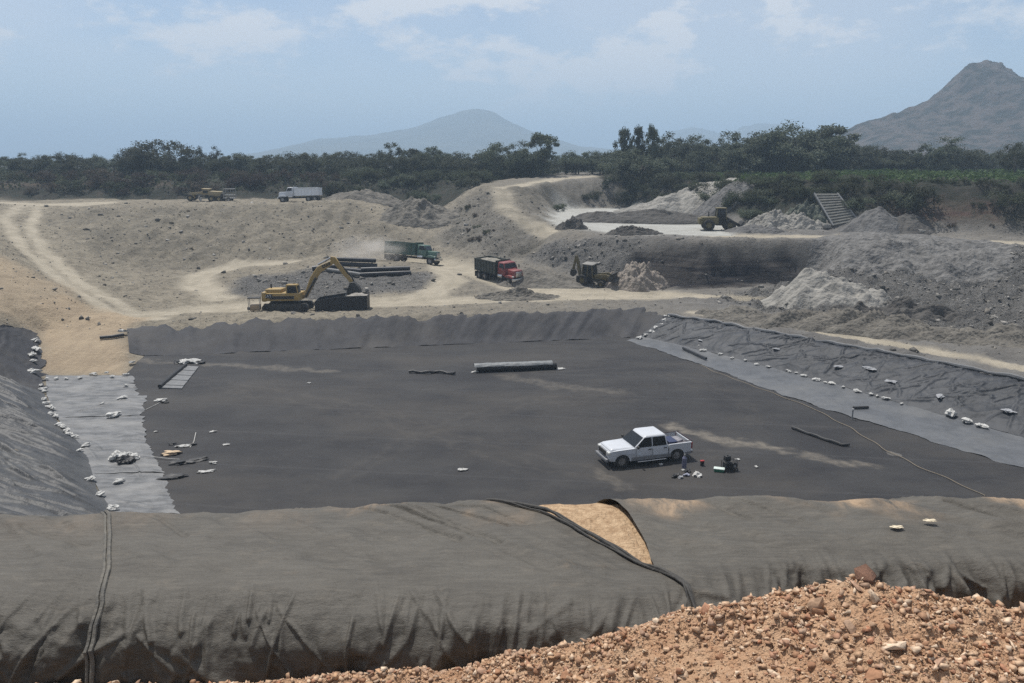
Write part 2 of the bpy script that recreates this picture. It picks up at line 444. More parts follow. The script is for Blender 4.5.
sand = poly_mask(sx_, sy_, xy([at(30, 372, 66), at(128, 378, 66), at(128, 352, 71), at(122, 330, 76), at(150, 316, 82), at(110, 308, 83), at(60, 300, 85), at(30, 318, 77), at(40, 345, 71)]), 1.2)
sand = np.maximum(sand, 0.75 * poly_mask(wx, wy, xy([at(-60, 330, 66), at(20, 333, 72), at(70, 314, 80), at(50, 285, 92), at(0, 262, 95), at(-80, 255, 92)]), 3.0))
white = poly_mask(wx, wy, xy([at(548, 224, 124), at(552, 209, 160), at(640, 208, 163), at(690, 219, 133), at(735, 226, 121), at(735, 236, 108), at(640, 234, 109), at(590, 231, 114)]), 1.6)
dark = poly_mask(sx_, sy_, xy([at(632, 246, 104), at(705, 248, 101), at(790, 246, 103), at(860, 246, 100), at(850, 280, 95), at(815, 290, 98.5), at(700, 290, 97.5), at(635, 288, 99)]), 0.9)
rough = poly_mask(wx, wy, xy([at(700, 300, 90), at(770, 285, 97), at(840, 262, 99), at(900, 240, 103.5), at(1024, 248, 97), at(1200, 260, 90), at(1200, 345, 62), at(1024, 352, 63), at(900, 335, 71), at(760, 314, 82)]), 2.0)
rough = np.maximum(rough, poly_mask(wx, wy, xy([at(535, 238, 114), at(600, 236, 108.5), at(640, 240, 104), at(638, 284, 100.5), at(590, 282, 101), at(550, 272, 105), at(520, 256, 113)]), 1.5))
rough = np.maximum(rough, 0.5 * poly_mask(wx, wy, xy([at(440, 240, 126), at(462, 195, 145), at(488, 192, 146), at(512, 220, 126), at(545, 240, 114), at(500, 262, 112)]), 2.0))
gravel = poly_mask(wx, wy, xy([at(215, 296, 92), at(250, 278, 101), at(330, 268, 105), at(430, 272, 103), at(436, 290, 94), at(330, 300, 91)]), 1.5)
veg = poly_mask(wx, wy, xy([at(-300, 205, 158), at(180, 201, 160), at(345, 200, 163), at(430, 218, 148), at(462, 192, 150), at(500, 184, 170), at(560, 176, 178), at(560, 160, 260), at(-600, 160, 260)]), 2.0)
veg = np.maximum(veg, poly_mask(wx, wy, xy([at(600, 180, 172), at(625, 204, 164), at(700, 214, 134), at(760, 224, 121), at(900, 229, 114), at(1150, 236, 105), at(1300, 160, 260), at(600, 160, 260)]), 2.0))
veg = np.maximum(veg, sstep(195, 215, GY))
veg = np.maximum(veg, sstep(118, 150, np.abs(GX)) * sstep(20, 60, GY))
red = poly_mask(wx, wy, xy([at(890, 226, 114), at(890, 195, 117), at(1000, 195, 114), at(1010, 230, 110)]), 1.5) * 0.9
red = np.maximum(red, 0.5 * poly_mask(wx, wy, xy([at(-100, 194, 165), at(-100, 183, 169), at(170, 182, 170), at(180, 188, 168)]), 1.0))

flat = np.clip(pit + road, 0, 1)
near = 1 - sstep(12, 16, GY)
amp = 0.13 * (1 - flat) * (1 - white) * (1 - near) * (1 - sstep(260, 500, np.hypot(GX, GY)))
GZ = GZ + amp * fbm(GX / 3.0, GY / 3.0, 3, 5, 0.6)
GZ = GZ + (1 - flat) * (1 - near) * (rough * (0.60 * fbm(GX / 4.5, GY / 4.5, 5, 5, 0.62) + 0.40 * ridged(GX / 1.9, GY / 1.9, 8)) + gravel * 0.1 * fbm(GX / 1.2, GY / 1.2, 9))
GZ = GZ + dark * 0.45 * fbm(GX / 3, GY / 1.0 + GZ0 * 0.9, 15)
GZ = GZ + veg * (1 - red) * sstep(40, 60, GY) * (1 - sstep(180, 195, GY)) * 0.5 * fbm(GX / 4, GY / 4, 11)
bowl = poly_mask(GX, GY, xy([at(60, 213, 138), at(200, 206, 142), at(345, 202, 144), at(440, 242, 125), at(370, 252, 121), at(150, 272, 108), at(75, 252, 112)]), 3)
GZ = GZ + bowl * (0.46 * ridged(GX / 3.0, GY / 14, 21) + 0.25 * fbm(GX / 7, GY / 5, 22))
hillside = poly_mask(wx, wy, xy([at(440, 240, 126), at(462, 192, 146), at(488, 186, 152), at(510, 190, 150), at(562, 181, 166), at(625, 182, 170), at(625, 206, 163), at(556, 208, 158), at(546, 224, 124), at(545, 240, 114), at(500, 262, 112)]), 1.5)
GZ = GZ + hillside * (1 - road) * .35 * fbm(GX / 2.5, GY / 2.5, 51, 5, .6)
rut = 0.0
for pts, w in roads:
    d = dist_line(GX, GY, xy(pts)); rut = rut - 0.09 * np.exp(-((d - 0.9) / 0.4) ** 2)
GZ = GZ + rut * (1 - pit)
GZ = GZ + (1 - flat) * (1 - near) * (1 - white) * (1 - sstep(180, 220, GY)) * (.09 * ridged(GX / 1.1, GY / 1.1, 61, 3) + .05 * fbm(GX / .7, GY / .7, 63, 2))
GZ[GY < 3] = np.minimum(GZ[GY < 3], 16.4)

def H(x, y):
    x = np.asarray(x, float); y = np.asarray(y, float)
    i = np.clip(np.searchsorted(xs, x) - 1, 0, len(xs) - 2); j = np.clip(np.searchsorted(ys, y) - 1, 0, len(ys) - 2)
    tx = (x - xs[i]) / (xs[i + 1] - xs[i]); ty = (y - ys[j]) / (ys[j + 1] - ys[j])
    return (GZ[i, j] * (1 - tx) * (1 - ty) + GZ[i + 1, j] * tx * (1 - ty) + GZ[i, j + 1] * (1 - tx) * ty + GZ[i + 1, j + 1] * tx * ty)
def Hs(x, y): return float(H(x, y))
def hit(px, py, Y0=28.0, Y1=230.0):
    """where the sight line of a photo pixel meets the ground"""
    Yv = np.linspace(Y0, Y1, 3000); p = np.array([at(px, py, 1.0)])[0]
    k = (p[2] - CAMZ)
    zz = CAMZ + k * Yv; g = H(p[0] * Yv, Yv)
    b = np.nonzero(zz < g)[0]
    Y = Yv[b[0]] if len(b) else Y1
    return (p[0] * Y, Y, Hs(p[0] * Y, Y))

me = mesh_np('terrain', np.stack([GX, GY, GZ], -1).reshape(-1, 3), grid_faces(len(xs), len(ys)))
def point_attr(me, name, rgb):
    a = me.color_attributes.new(name, 'FLOAT_COLOR', 'POINT')
    d = np.ones((len(me.vertices), 4), np.float32)
    for i, c in enumerate(rgb): d[:, i] = np.asarray(c, np.float32).ravel()
    a.data.foreach_set('color', d.ravel())
point_attr(me, 'soil', (road, sand, white))
point_attr(me, 'soil_b', (dark, np.maximum(rough, gravel), veg))
point_attr(me, 'soil_c', (red, pit, np.maximum(bowl, hillside)))

def terrain_mat():
    m, nt, N, L, b = node_mat('quarry_ground')
    b.inputs['Roughness'].default_value = 0.95; b.inputs['Specular IOR Level'].default_value = 0.15
    pos = N.new('ShaderNodeNewGeometry').outputs['Position']
    def noise(s, det=8, r=0.6, stretch=None):
        v = pos
        if stretch:
            mp = N.new('ShaderNodeMapping'); mp.inputs['Scale'].default_value = stretch; L.new(pos, mp.inputs[0]); v = mp.outputs[0]
        n = N.new('ShaderNodeTexNoise'); n.inputs['Scale'].default_value = s; n.inputs['Detail'].default_value = det
        n.inputs['Roughness'].default_value = r; L.new(v, n.inputs['Vector']); return n.outputs['Fac']
    def rng(v, lo, hi, a=0.0, c=1.0):
        n = N.new('ShaderNodeMapRange'); n.inputs['From Min'].default_value = lo; n.inputs['From Max'].default_value = hi
        n.inputs['To Min'].default_value = a; n.inputs['To Max'].default_value = c; L.new(v, n.inputs['Value']); return n.outputs[0]
    def mul(a, c):
        n = N.new('ShaderNodeMath'); n.operation = 'MULTIPLY'; L.new(a, n.inputs[0])
        if isinstance(c, float): n.inputs[1].default_value = c
        else: L.new(c, n.inputs[1])
        return n.outputs[0]
    def col(c1, c2, f):
        n = N.new('ShaderNodeMixRGB')
        for i, c in ((1, c1), (2, c2)):
            if isinstance(c, tuple): n.inputs[i].default_value = (*c, 1)
            else: L.new(c, n.inputs[i])
        L.new(f, n.inputs[0]); return n.outputs[0]
    def att(name):
        a = N.new('ShaderNodeAttribute'); a.attribute_name = name
        s = N.new('ShaderNodeSeparateColor'); L.new(a.outputs['Color'], s.inputs[0]); return s.outputs
    A1, A2, A3 = att('soil'), att('soil_b'), att('soil_c')
    big, mid, fine = rng(noise(0.06), .35, .65), rng(noise(0.45), .35, .65), rng(noise(3.0, 6), .35, .65)
    base = col(col((.222, .196, .150), (.165, .145, .112), big), (.285, .252, .195), mul(mid, 0.55))
    base = col(base, (.078, .071, .060), mul(rng(noise(1.1, 8, .8), .46, .64), 0.8))
    base = col(base, (.225, .205, .168), mul(rng(noise(2.3, 7, .8), .52, .66), 0.55))
    base = col(base, (.070, .064, .054), mul(rng(noise(5.0, 6, .8), .56, .70), 0.7))
    sx3 = N.new('ShaderNodeSeparateXYZ'); L.new(pos, sx3.inputs[0])
    base = col(base, col((.155, .150, .142), (.098, .094, .090), mid), mul(rng(sx3.outputs['X'], -18.0, 22.0), rng(noise(.05, 4), .3, .6, .55, .95)))
    grav = col((.178, .172, .162), (.084, .081, .077), rng(noise(1.6, 8, .75), .35, .68))
    grav = col(grav, (.26, .252, .236), mul(rng(noise(6.0, 5, .7), .55, .7), 0.6))
    c = col(base, grav, A2['Green'])
    roadc = col((.365, .325, .255), (.27, .24, .185), mul(mid, 0.8))
    c = col(c, roadc, mul(A1['Red'], rng(noise(0.5, 6), .25, .5, .55, 1.0)))
    c = col(c, col((.345, .275, .190), (.255, .200, .140), mul(rng(noise(0.9, 6, .65, (1, .3, 1)), .35, .65), 0.9)), A1['Green'])
    c = col(c, col((.37, .37, .345), (.29, .285, .26), mid), A1['Blue'])
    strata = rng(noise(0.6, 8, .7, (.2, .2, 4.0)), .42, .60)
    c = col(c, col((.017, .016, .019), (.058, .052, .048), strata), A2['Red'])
    vegc = col((.036, .034, .027), (.020, .024, .017), mid)
    vegc = col(vegc, (.060, .050, .042), mul(rng(noise(0.7, 6, .7), .5, .75), 0.8))
    c = col(c, vegc, A2['Blue'])
    c = col(c, col((.080, .052, .043), (.125, .100, .077), rng(noise(0.6, 6, .6, (.4, .4, 2.5)), .4, .62)), mul(A3['Red'], rng(noise(.8, 6), .3, .55)))
    
    c = col(c, (.098, .090, .074), mul(A3['Blue'], rng(noise(0.25, 8, .75), .36, .66, 0.0, 0.85)))
    L.new(c, b.inputs['Base Color'])
    bp = N.new('ShaderNodeBump'); bp.inputs['Distance'].default_value = 0.32; bp.inputs['Strength'].default_value = 0.9
    L.new(noise(2.2, 9, .72), bp.inputs['Height'])
    bp2 = N.new('ShaderNodeBump'); bp2.inputs['Distance'].default_value = 0.7; L.new(noise(0.9, 8, .75), bp2.inputs['Height'])
    L.new(A2['Green'], bp2.inputs['Strength']); L.new(bp.outputs[0], bp2.inputs['Normal'])
    L.new(bp2.outputs[0], b.inputs['Normal'])
    return m
terrain = link('terrain', me, terrain_mat(), smooth=True)
tag(terrain, 'dusty grey brown quarry ground with benches, tracks and cut banks', 'ground', kind='structure')
print('terrain', len(me.vertices))
# ------------------------------------------------------------------ hills
def ridge_mesh(name, pts, Y, depth, rough, seed, mat_, nu=160, nv=70, crag=0.0):
    """a mountain whose skyline runs through the given points; pts: (px, py) at distance Y"""
    w = np.array([at(px, py, Y) for px, py in pts])
    u = np.linspace(w[0, 0], w[-1, 0], nu); top = np.interp(u, w[:, 0], w[:, 2]) - 14.4
    v = np.linspace(-1, 1, nv)
    U, V = np.meshgrid(u, v, indexing='ij')
    T = top[:, None] * np.ones_like(V)
    prof = np.clip(1 - np.abs(V), 0, 1) ** 1.15
    sc = (w[-1, 0] - w[0, 0])
    n = fbm(U / sc * 14, V * 3.0, seed, 5, .55)
    gul = ridged(U / sc * 26, V * 1.2, seed + 9, 3)
    Z = T * prof * (1 + rough * (n * .5 + gul * .25) * (1 - prof * .75)) + crag * T * prof * fbm(U / sc * 60, V * 20, seed + 4, 4, .6)
    if crag: Z = Z + T * sstep(.62, .80, prof) * (1 - sstep(.965, 1, prof)) * (.018 * tri(U / sc * 70, V * 26, seed + 6) + .010 * ridged(U / sc * 120, V * 40, seed + 7))
    o = link(name, mesh_np(name, np.stack([U, Y + depth * V, 14.0 + Z], -1).reshape(-1, 3), grid_faces(nu, nv)), mat_, smooth=True)
    return o
hill_m = mat('hill_scrub', (.062, .052, .046), (.016, .019, .016), 0.09, .95, 2.5, 0.14, coords='pos', lo=.43, hi=.58, detail=12)
mtn_m = mat('mountain_scrub', (.09, .095, .075), (.05, .058, .045), 0.008, .95, coords='pos')
o = ridge_mesh('rocky_hill', [(780, 152), (830, 140), (845, 131), (858, 124), (895, 113), (930, 98), (950, 85), (957, 79), (963, 70), (972, 64.5), (984, 61), (996, 63), (1006, 69), (1014, 78), (1026, 83), (1050, 93), (1110, 112), (1180, 128), (1260, 150)], 700, 190, .12, 5, hill_m, 360, 170, .018)
tag(o, 'grey rocky hill with a domed cap rising at the right', 'hill', kind='structure')
o = ridge_mesh('blue_mountain', [(150, 158), (255, 155), (290, 146), (320, 138), (350, 136), (390, 132), (420, 125), (445, 117), (465, 112), (480, 110), (492, 112), (510, 120), (530, 131), (552, 138), (580, 146), (620, 150), (680, 157)], 3000, 700, .35, 11, mtn_m)
tag(o, 'hazy blue mountain with a broad rounded summit', 'mountain', kind='structure')
o = ridge_mesh('far_blue_ridge', [(600, 157), (640, 148), (665, 134), (690, 127), (705, 129), (722, 132), (745, 125), (762, 122), (785, 124), (805, 128), (840, 138), (900, 150), (960, 157)], 3600, 560, .35, 23, mtn_m)
tag(o, 'faint far blue ridge behind the tall trees', 'mountain', kind='structure')
for nm, zs, zsx in ():
    pass

# ------------------------------------------------------------------ haze
mb = MB(); mb.hexa([(-15200, -500, -8), (15200, -500, -8), (15200, 14900, -8), (-15200, 14900, -8), (-15200, -500, 290), (15200, -500, 290), (15200, 14900, 290), (-15200, 14900, 290)])
m, nt, N, L, b = node_mat('haze_air'); N.remove(b)
pv = N.new('ShaderNodeVolumePrincipled'); pv.inputs['Color'].default_value = (.53, .70, .88, 1)
pv.inputs['Density'].default_value = 5.2e-4; pv.inputs['Anisotropy'].default_value = 0.0
L.new(pv.outputs[0], N['Material Output'].inputs['Volume'])
haze = mb.build('haze', m); tag(haze, 'thin pale blue summer haze filling the air', 'haze', kind='stuff')
haze.display_type = 'WIRE'
# ------------------------------------------------------------------ liners
def resample(pts, n):
    pts = np.array([p[:2] for p in pts], float)
    s = np.r_[0, np.cumsum(np.hypot(*np.diff(pts, axis=0).T))]
    t = np.linspace(0, s[-1], n)
    return np.stack([np.interp(t, s, pts[:, 0]), np.interp(t, s, pts[:, 1])], 1)
def sheet(name, A, B, nu, nv, off, wr, mat_, jagA=0.0, jagB=0.0, seed=0, parent=None, thick=0.0, attrs=None):
    """a cloth laid on the ground between edge lines A and B; wr(x, y, u, v) gives its wrinkles"""
    a, b = resample(A, nu), resample(B, nu)
    u = np.linspace(0, 1, nu)
    ja = jagA * fbm(u * nu / 6, u * 0, seed + 1, 4, .7); jb = jagB * fbm(u * nu / 6, u * 0, seed + 2, 4, .7)
    v = np.linspace(0, 1, nv)[None, :, None]
    d = b - a; L = np.hypot(d[:, 0], d[:, 1])[:, None] + 1e-6
    a = a - d / L * ja[:, None]; b = b + d / L * jb[:, None]
    XY = a[:, None] * (1 - v) + b[:, None] * v
    X, Y = XY[..., 0], XY[..., 1]
    U, V = np.meshgrid(u, v.ravel(), indexing='ij')
    ed_ = np.minimum(1, 7 * np.minimum(V, 1 - V) + .0)
    Z = H(X, Y) + np.minimum(off, .07 + .02 * (off > .2)) * (1 - ed_) + off * ed_ + (wr(X, Y, U, V) if wr else 0)
    me = mesh_np(name, np.stack([X, Y, Z], -1).reshape(-1, 3), grid_faces(nu, nv))
    if attrs: point_attr(me, 'dust', (attrs(X, Y), 0 * X, 0 * X))
    return link(name, me, mat_, parent, smooth=True)

def creases(x, y, segs):
    r = 0 * x
    for x0, y0, x1, y1, w, h in segs:
        r = np.maximum(r, h * np.exp(-(dist_line(x + .15 * vnoise(x * .8, y * .8, 5), y + .15 * vnoise(x * .8 + 7, y * .8, 6), [(x0, y0), (x1, y1)]) / w) ** 2))
    return r
def rand_segs(n, Lx, Ly, l0, l1, angs, w, h, seed):
    q = np.random.default_rng(seed); out = []
    for _ in range(n):
        cx_, cy_ = q.uniform(0, Lx), q.uniform(0, Ly); a = R(q.choice(angs) + q.normal(0, 9)); l = q.uniform(l0, l1) / 2
        out.append((cx_ - l * math.cos(a), cy_ - l * math.sin(a), cx_ + l * math.cos(a), cy_ + l * math.sin(a), q.uniform(*w), q.uniform(*h)))
    return out
def liner_mat(name, c1, c2, dustc, rough=.7, spec=.3, streak=(1, 1, 1), scale=.35, bump=.03, bscale=3, attr=False, fleck=None, seams=None):
    if name in MATS: return MATS[name]
    m, nt, N, L, b = node_mat(name)
    b.inputs['Roughness'].default_value = rough; b.inputs['Specular IOR Level'].default_value = spec
    pos = N.new('ShaderNodeNewGeometry').outputs['Position']
    mp = N.new('ShaderNodeMapping'); mp.inputs['Scale'].default_value = streak; L.new(pos, mp.inputs[0])
    def noise(s, det=8, r=.65, vec=mp.outputs[0], lo=.38, hi=.64):
        n = N.new('ShaderNodeTexNoise'); n.inputs['Scale'].default_value = s; n.inputs['Detail'].default_value = det
        n.inputs['Roughness'].default_value = r; L.new(vec, n.inputs['Vector'])
        q = N.new('ShaderNodeMapRange'); q.inputs['From Min'].default_value = lo; q.inputs['From Max'].default_value = hi
        L.new(n.outputs['Fac'], q.inputs['Value']); return q.outputs[0], n.outputs['Fac']
    def mix(a, c, f):
        n = N.new('ShaderNodeMixRGB')
        for i, k in ((1, a), (2, c)):
            if isinstance(k, tuple): n.inputs[i].default_value = (*k, 1)
            else: L.new(k, n.inputs[i])
        L.new(f, n.inputs[0]); return n.outputs[0]
    c = mix(c1, c2, noise(scale)[0])
    c = mix(c, dustc, noise(scale * .22, 9, .7, lo=.46, hi=.74)[0])
    c = mix(c, tuple(v * 1.5 for v in c2), noise(scale * 9, 5, .7, lo=.6, hi=.8)[0])
    if attr:
        a = N.new('ShaderNodeAttribute'); a.attribute_name = 'dust'
        s = N.new('ShaderNodeSeparateColor'); L.new(a.outputs['Color'], s.inputs[0])
        mu = N.new('ShaderNodeMath'); mu.operation = 'MULTIPLY'; L.new(s.outputs[0], mu.inputs[0]); L.new(noise(1.4, 8, .7, pos, .3, .6)[0], mu.inputs[1])
        c = mix(c, (.20, .175, .14), mu.outputs[0])
    if seams:                                   # welded overlaps between the liner's rolls
        w = N.new('ShaderNodeTexWave'); w.wave_type = 'BANDS'; w.bands_direction = 'X'; w.inputs['Scale'].default_value = seams[1]
        w.inputs['Distortion'].default_value = .6; w.inputs['Detail Scale'].default_value = .3
        ro = N.new('ShaderNodeMapping'); ro.inputs['Rotation'].default_value = (0, 0, seams[0]); L.new(pos, ro.inputs[0]); L.new(ro.outputs[0], w.inputs['Vector'])
        q = N.new('ShaderNodeMapRange'); q.inputs['From Min'].default_value = .992; q.inputs['From Max'].default_value = 1.0; q.inputs['To Max'].default_value = .20
        L.new(w.outputs['Fac'], q.inputs['Value']); c = mix(c, tuple(v * 1.9 for v in c2), q.outputs[0])
    L.new(c, b.inputs['Base Color'])
    bp = N.new('ShaderNodeBump'); bp.inputs['Distance'].default_value = bump; L.new(noise(bscale, 8, .6)[1], bp.inputs['Height']); L.new(bp.outputs[0], b.inputs['Normal'])
    MATS[name] = m; return m
m_floor = liner_mat('dark_liner', (.017, .0165, .018), (.031, .030, .030), (.054, .048, .041), .75, .25, (.55, 1, 1), .3, .03, 2.5, attr=True, seams=(R(97), .055))
m_face = liner_mat('dark_liner_slope', (.022, .022, .025), (.036, .036, .040), (.062, .057, .052), .75, .25, (1, 1, .5), .5, .05, 2.0)
m_right = liner_mat('wrinkled_grey_liner', (.018, .020, .024), (.033, .036, .042), (.046, .049, .055), .58, .26, (1, 1, 1), .6, .05, 2.2)
m_apron = liner_mat('pale_liner', (.062, .066, .072), (.092, .096, .102), (.125, .125, .122), .5, .4, (1, 1, 1), .8, .03, 4)
m_left = liner_mat('left_liner', (.026, .027, .029), (.052, .053, .055), (.080, .079, .075), .55, .32, (1, 1, 1), .7, .05, 2.5)
m_strip = liner_mat('silver_liner', (.062, .064, .066), (.150, .151, .152), (.21, .205, .195), .55, .35, (.55, 1.3, 1), 1.5, .05, 5)
m_white = mat('white_sack', (.54, .54, .52), (.28, .27, .25), 6, .8, .02, 12)
m_black = mat('black_plastic', (.018, .018, .020), (.032, .031, .030), 5, .55)

streaks = [([at(690, 434, 52.3)[:2], at(700, 440, 51)[:2], at(745, 444, 50)[:2], at(780, 449, 49)[:2]], 1.1)]
streaks = [([atz(672, 427)[:2], atz(700, 436)[:2], atz(735, 442)[:2], atz(778, 450)[:2]], .55), ([atz(800, 455)[:2], atz(835, 461)[:2], atz(870, 467)[:2]], .4),
           ([atz(500, 376)[:2], atz(560, 388)[:2], atz(620, 392)[:2]], .7), ([atz(130, 362)[:2], atz(240, 366)[:2], atz(330, 372)[:2]], .5), ([atz(600, 470)[:2], atz(620, 490)[:2]], .3)]
TR = [[(152, 372), (240, 385), (360, 405), (470, 440), (560, 462), (615, 470)], [(150, 378), (238, 393), (356, 414), (464, 450), (556, 473), (612, 481)], [(700, 455), (760, 440), (740, 400), (640, 372), (520, 380)], [(706, 461), (772, 441), (748, 396), (640, 367), (516, 374)], [(330, 480), (420, 430), (520, 400), (640, 395)], [(345, 482), (430, 436), (525, 406), (642, 401)]]
for t_ in TR: streaks.append(([atz(*q)[:2] for q in t_], .22))
def floor_dust(X, Y):
    r = 0 * X
    for (p, w), k in zip(streaks, (.62, .5, .25, .35, .25) + (.06,) * 6):
        r = np.maximum(r, k * (1 - sstep(w * .3, w * 1.7, dist_line(X + .5 * fbm(X, Y, 3), Y + .5 * fbm(X, Y, 4), p))))
    return r
# floor and far slope
fa = [(-34.6, 76), (-33.0, 66), (-31.5, 58), (-26.5, 50), (-21.5, 42), (-15, 28)]
fb_ = [at(652, 332, 82.5), atz(703, 352.5), atz(832, 387), atz(979, 429), (38, 42), (40, 34), (42, 26)]
fl_w = lambda x, y, u, v: .015 * fbm(x / 1.5, y / 6, 4) + .03 * fbm(x / 8, y / 8, 6) + .02 * np.exp(-((np.mod(y * .992 + x * .12, 5.6) - 2.8) / .10) ** 2)
o = sheet('pit_floor_liner', fa, fb_, 300, 320, .05, fl_w, m_floor, attrs=floor_dust)
tag(o, 'flat dark grey geotextile liner covering the whole pit floor', 'pit liner')
fs_w = lambda x, y, u, v: .10 * tri(u * 60 + v, v * 1.2, 75) + .03 * ridged(u * 46, v * 1.3, 7, 3) * (0.4 + v) + .03 * fbm(x, y, 5)
o = sheet('far_slope_liner', [atz(130, 358.5), atz(260, 352.5), atz(400, 347.5), atz(520, 342.5), atz(650, 338)], [atz(127, 328.5, 1.7), atz(180, 325, 1.95)] + far_rim[1:], 280, 24, .17, fs_w, m_face, jagB=.5, seed=3)
tag(o, 'black liner hanging down the far slope below the excavator', 'pit liner')

# right slope: wrinkled liner, pale apron lying at its foot
SEG_R = rand_segs(130, 66, 6, 1.5, 6.5, [28, 40, 62, 118, 150], (.05, .11), (.07, .16), 5)
rt_w = lambda x, y, u, v: (1.0 * creases(u * 66, v * 6, SEG_R) + .05 * tri(u * 40 + v * 2.5, v * 2.6 - u * 8, 71) + .05 * tri(u * 90 - v * 4, v * 4 + u * 9, 72) + .02 * np.clip(ridged(u * 26 + v * 2.5, v * .8 - u * 5, 11, 3), -.4, 2) + .05 * ridged(u * 13 - v * 2.2, v * .6, 14, 2) + .06 * fbm(x, y, 12, 4)) * np.minimum(1, 6 * np.minimum(v, 1 - v) + .15)
rt_b = [atz(668, 316, 1.9), atz(720, 323, 2.1), atz(790, 336, 2.3), atz(850, 346, 2.4), atz(940, 363, 2.5), atz(1024, 379, 2.7), (47.5, 44, 3.1), (54, 34, 4.6)]
o = sheet('right_slope_liner', [atz(640, 338.5)] + right_toe[1:], rt_b, 760, 96, .30, rt_w, m_right, jagB=.25, seed=5)
mb = MB(); q_ = resample(rt_b, 120)
mb.tube([(x, y, Hs(x, y) + .20 + .04 * math.sin(i * 1.3)) for i, (x, y) in enumerate(q_)], [.15 + .04 * math.sin(i * .9) for i in range(120)], 8)
mb.build('rolled_edge', m_apron, o, True)
tag(o, 'wrinkled dark grey liner draped down the right pit slope', 'pit liner')
ap_w = lambda x, y, u, v: .02 * ridged(u * 30, v * 2, 4) + .02 * fbm(x * 1.5, y * 1.5, 8)
o = sheet('liner_apron', [atz(628, 341), atz(700, 365), atz(786, 396.5), atz(860, 420), atz(945, 446), atz(1024, 470), (33.5, 40, 0), (38, 32, 0)], [atz(648, 337), atz(703, 352), atz(769, 368.5), atz(832, 385.5), atz(901, 405.5), atz(979, 427.5), (38.4, 42, 0), (43, 34, 0)], 240, 18, .12, ap_w, m_apron, jagA=.16, seed=9)
tag(o, 'pale grey liner strip lying along the foot of the right slope', 'liner strip')

# left slope: big diagonal pleats
SEG_L = rand_segs(110, 46, 11, 3, 13, [-38, -30, -46, -24], (.06, .15), (.07, .20), 8)
def lf_w(x, y, u, v):
    p = x * .31 + y * .95
    return (1.0 * creases(u * 46, v * 11, SEG_L) + .14 * tri(p / .55 + .5 * fbm(x / 9, y / 9, 3), (x * .95 - y * .31) / 7, 61) + .12 * ridged(p / 1.25 + .5 * fbm(x / 9, y / 9, 3), (x * .95 - y * .31) / 11, 21, 2) + .22 * fbm(p / 3.0, (x * .95 - y * .31) / 14, 22, 2) + .05 * fbm(x * 1.3, y * 1.3, 2)) * np.minimum(1, 5 * v + .15)
o = sheet('left_slope_liner', [left_toe[1], left_toe[2], left_toe[3], left_toe[4], left_toe[5], (-12.5, 31.5), (-11, 27)], [(-51, 57), (-45, 48.5), (-38.5, 41.5), (-34, 35), (-31.5, 31.5), (-27, 23.5), (-23, 17)], 520, 150, .34, lf_w, m_left, jagB=.3, seed=13)
tag(o, 'pleated grey liner falling down the left pit slope', 'pit liner')
o = sheet('upper_left_liner', [atz(43, 394), atz(44, 374), at(41, 352, 69.4), at(39.5, 333, 74)], [at(-70, 392, 52), at(-70, 360, 58.5), at(-40, 336, 65.5), at(0, 326.5, 69.3)], 70, 46, .10, lambda x, y, u, v: .07 * ridged(v * 10, u * 3, 5) + .05 * fbm(x, y, 6), m_face, jagB=.3, jagA=.3, seed=17)
tag(o, 'black liner flap on the left bank beside the sand ramp', 'liner flap')

SEG_S = rand_segs(70, 22, 28, 1, 5, [0, 12, -14, 30, 75, -50], (.05, .12), (.6, 1.2), 31)
# left apron: overlapping silver strips with stepped ends
cuts = [378, 398, 419, 446, 476, 517]
lx = [46, 47, 56, 76, 90, 112]; rx = [(133, 138), (147, 141), (143, 146), (147, 163), (162, 180)]
descr = ['silver grey liner strip at the foot of the sand ramp', 'silver liner strip, second below the sand ramp', 'silver liner strip with a white sack at its middle',
         'silver liner strip carrying the black and white sack heap', 'wide silver liner strip nearest the covered berm']
for k in range(5):
    A = [atz(lx[k], cuts[k] - 1.5), atz(lx[k + 1], cuts[k + 1] + .5)]; B = [atz(rx[k][0], cuts[k] - 1.5), atz(rx[k][1], cuts[k + 1] - 2)]
    o = sheet('liner_strip', A, B, 70, 130, .10 + .035 * (k % 2) + .01 * k, lambda x, y, u, v: .03 * tri(v * 7 + u * 3, u * 14 + v * 3, 31 + k) + .02 * tri(x * 2.2, y * 1.7, 33) + .05 * creases(x + 40, y - 38, SEG_S), m_strip, jagB=.12, seed=40 + k)
    tag(o, descr[k], 'liner strip', 'silver liner strips on the left pit floor')

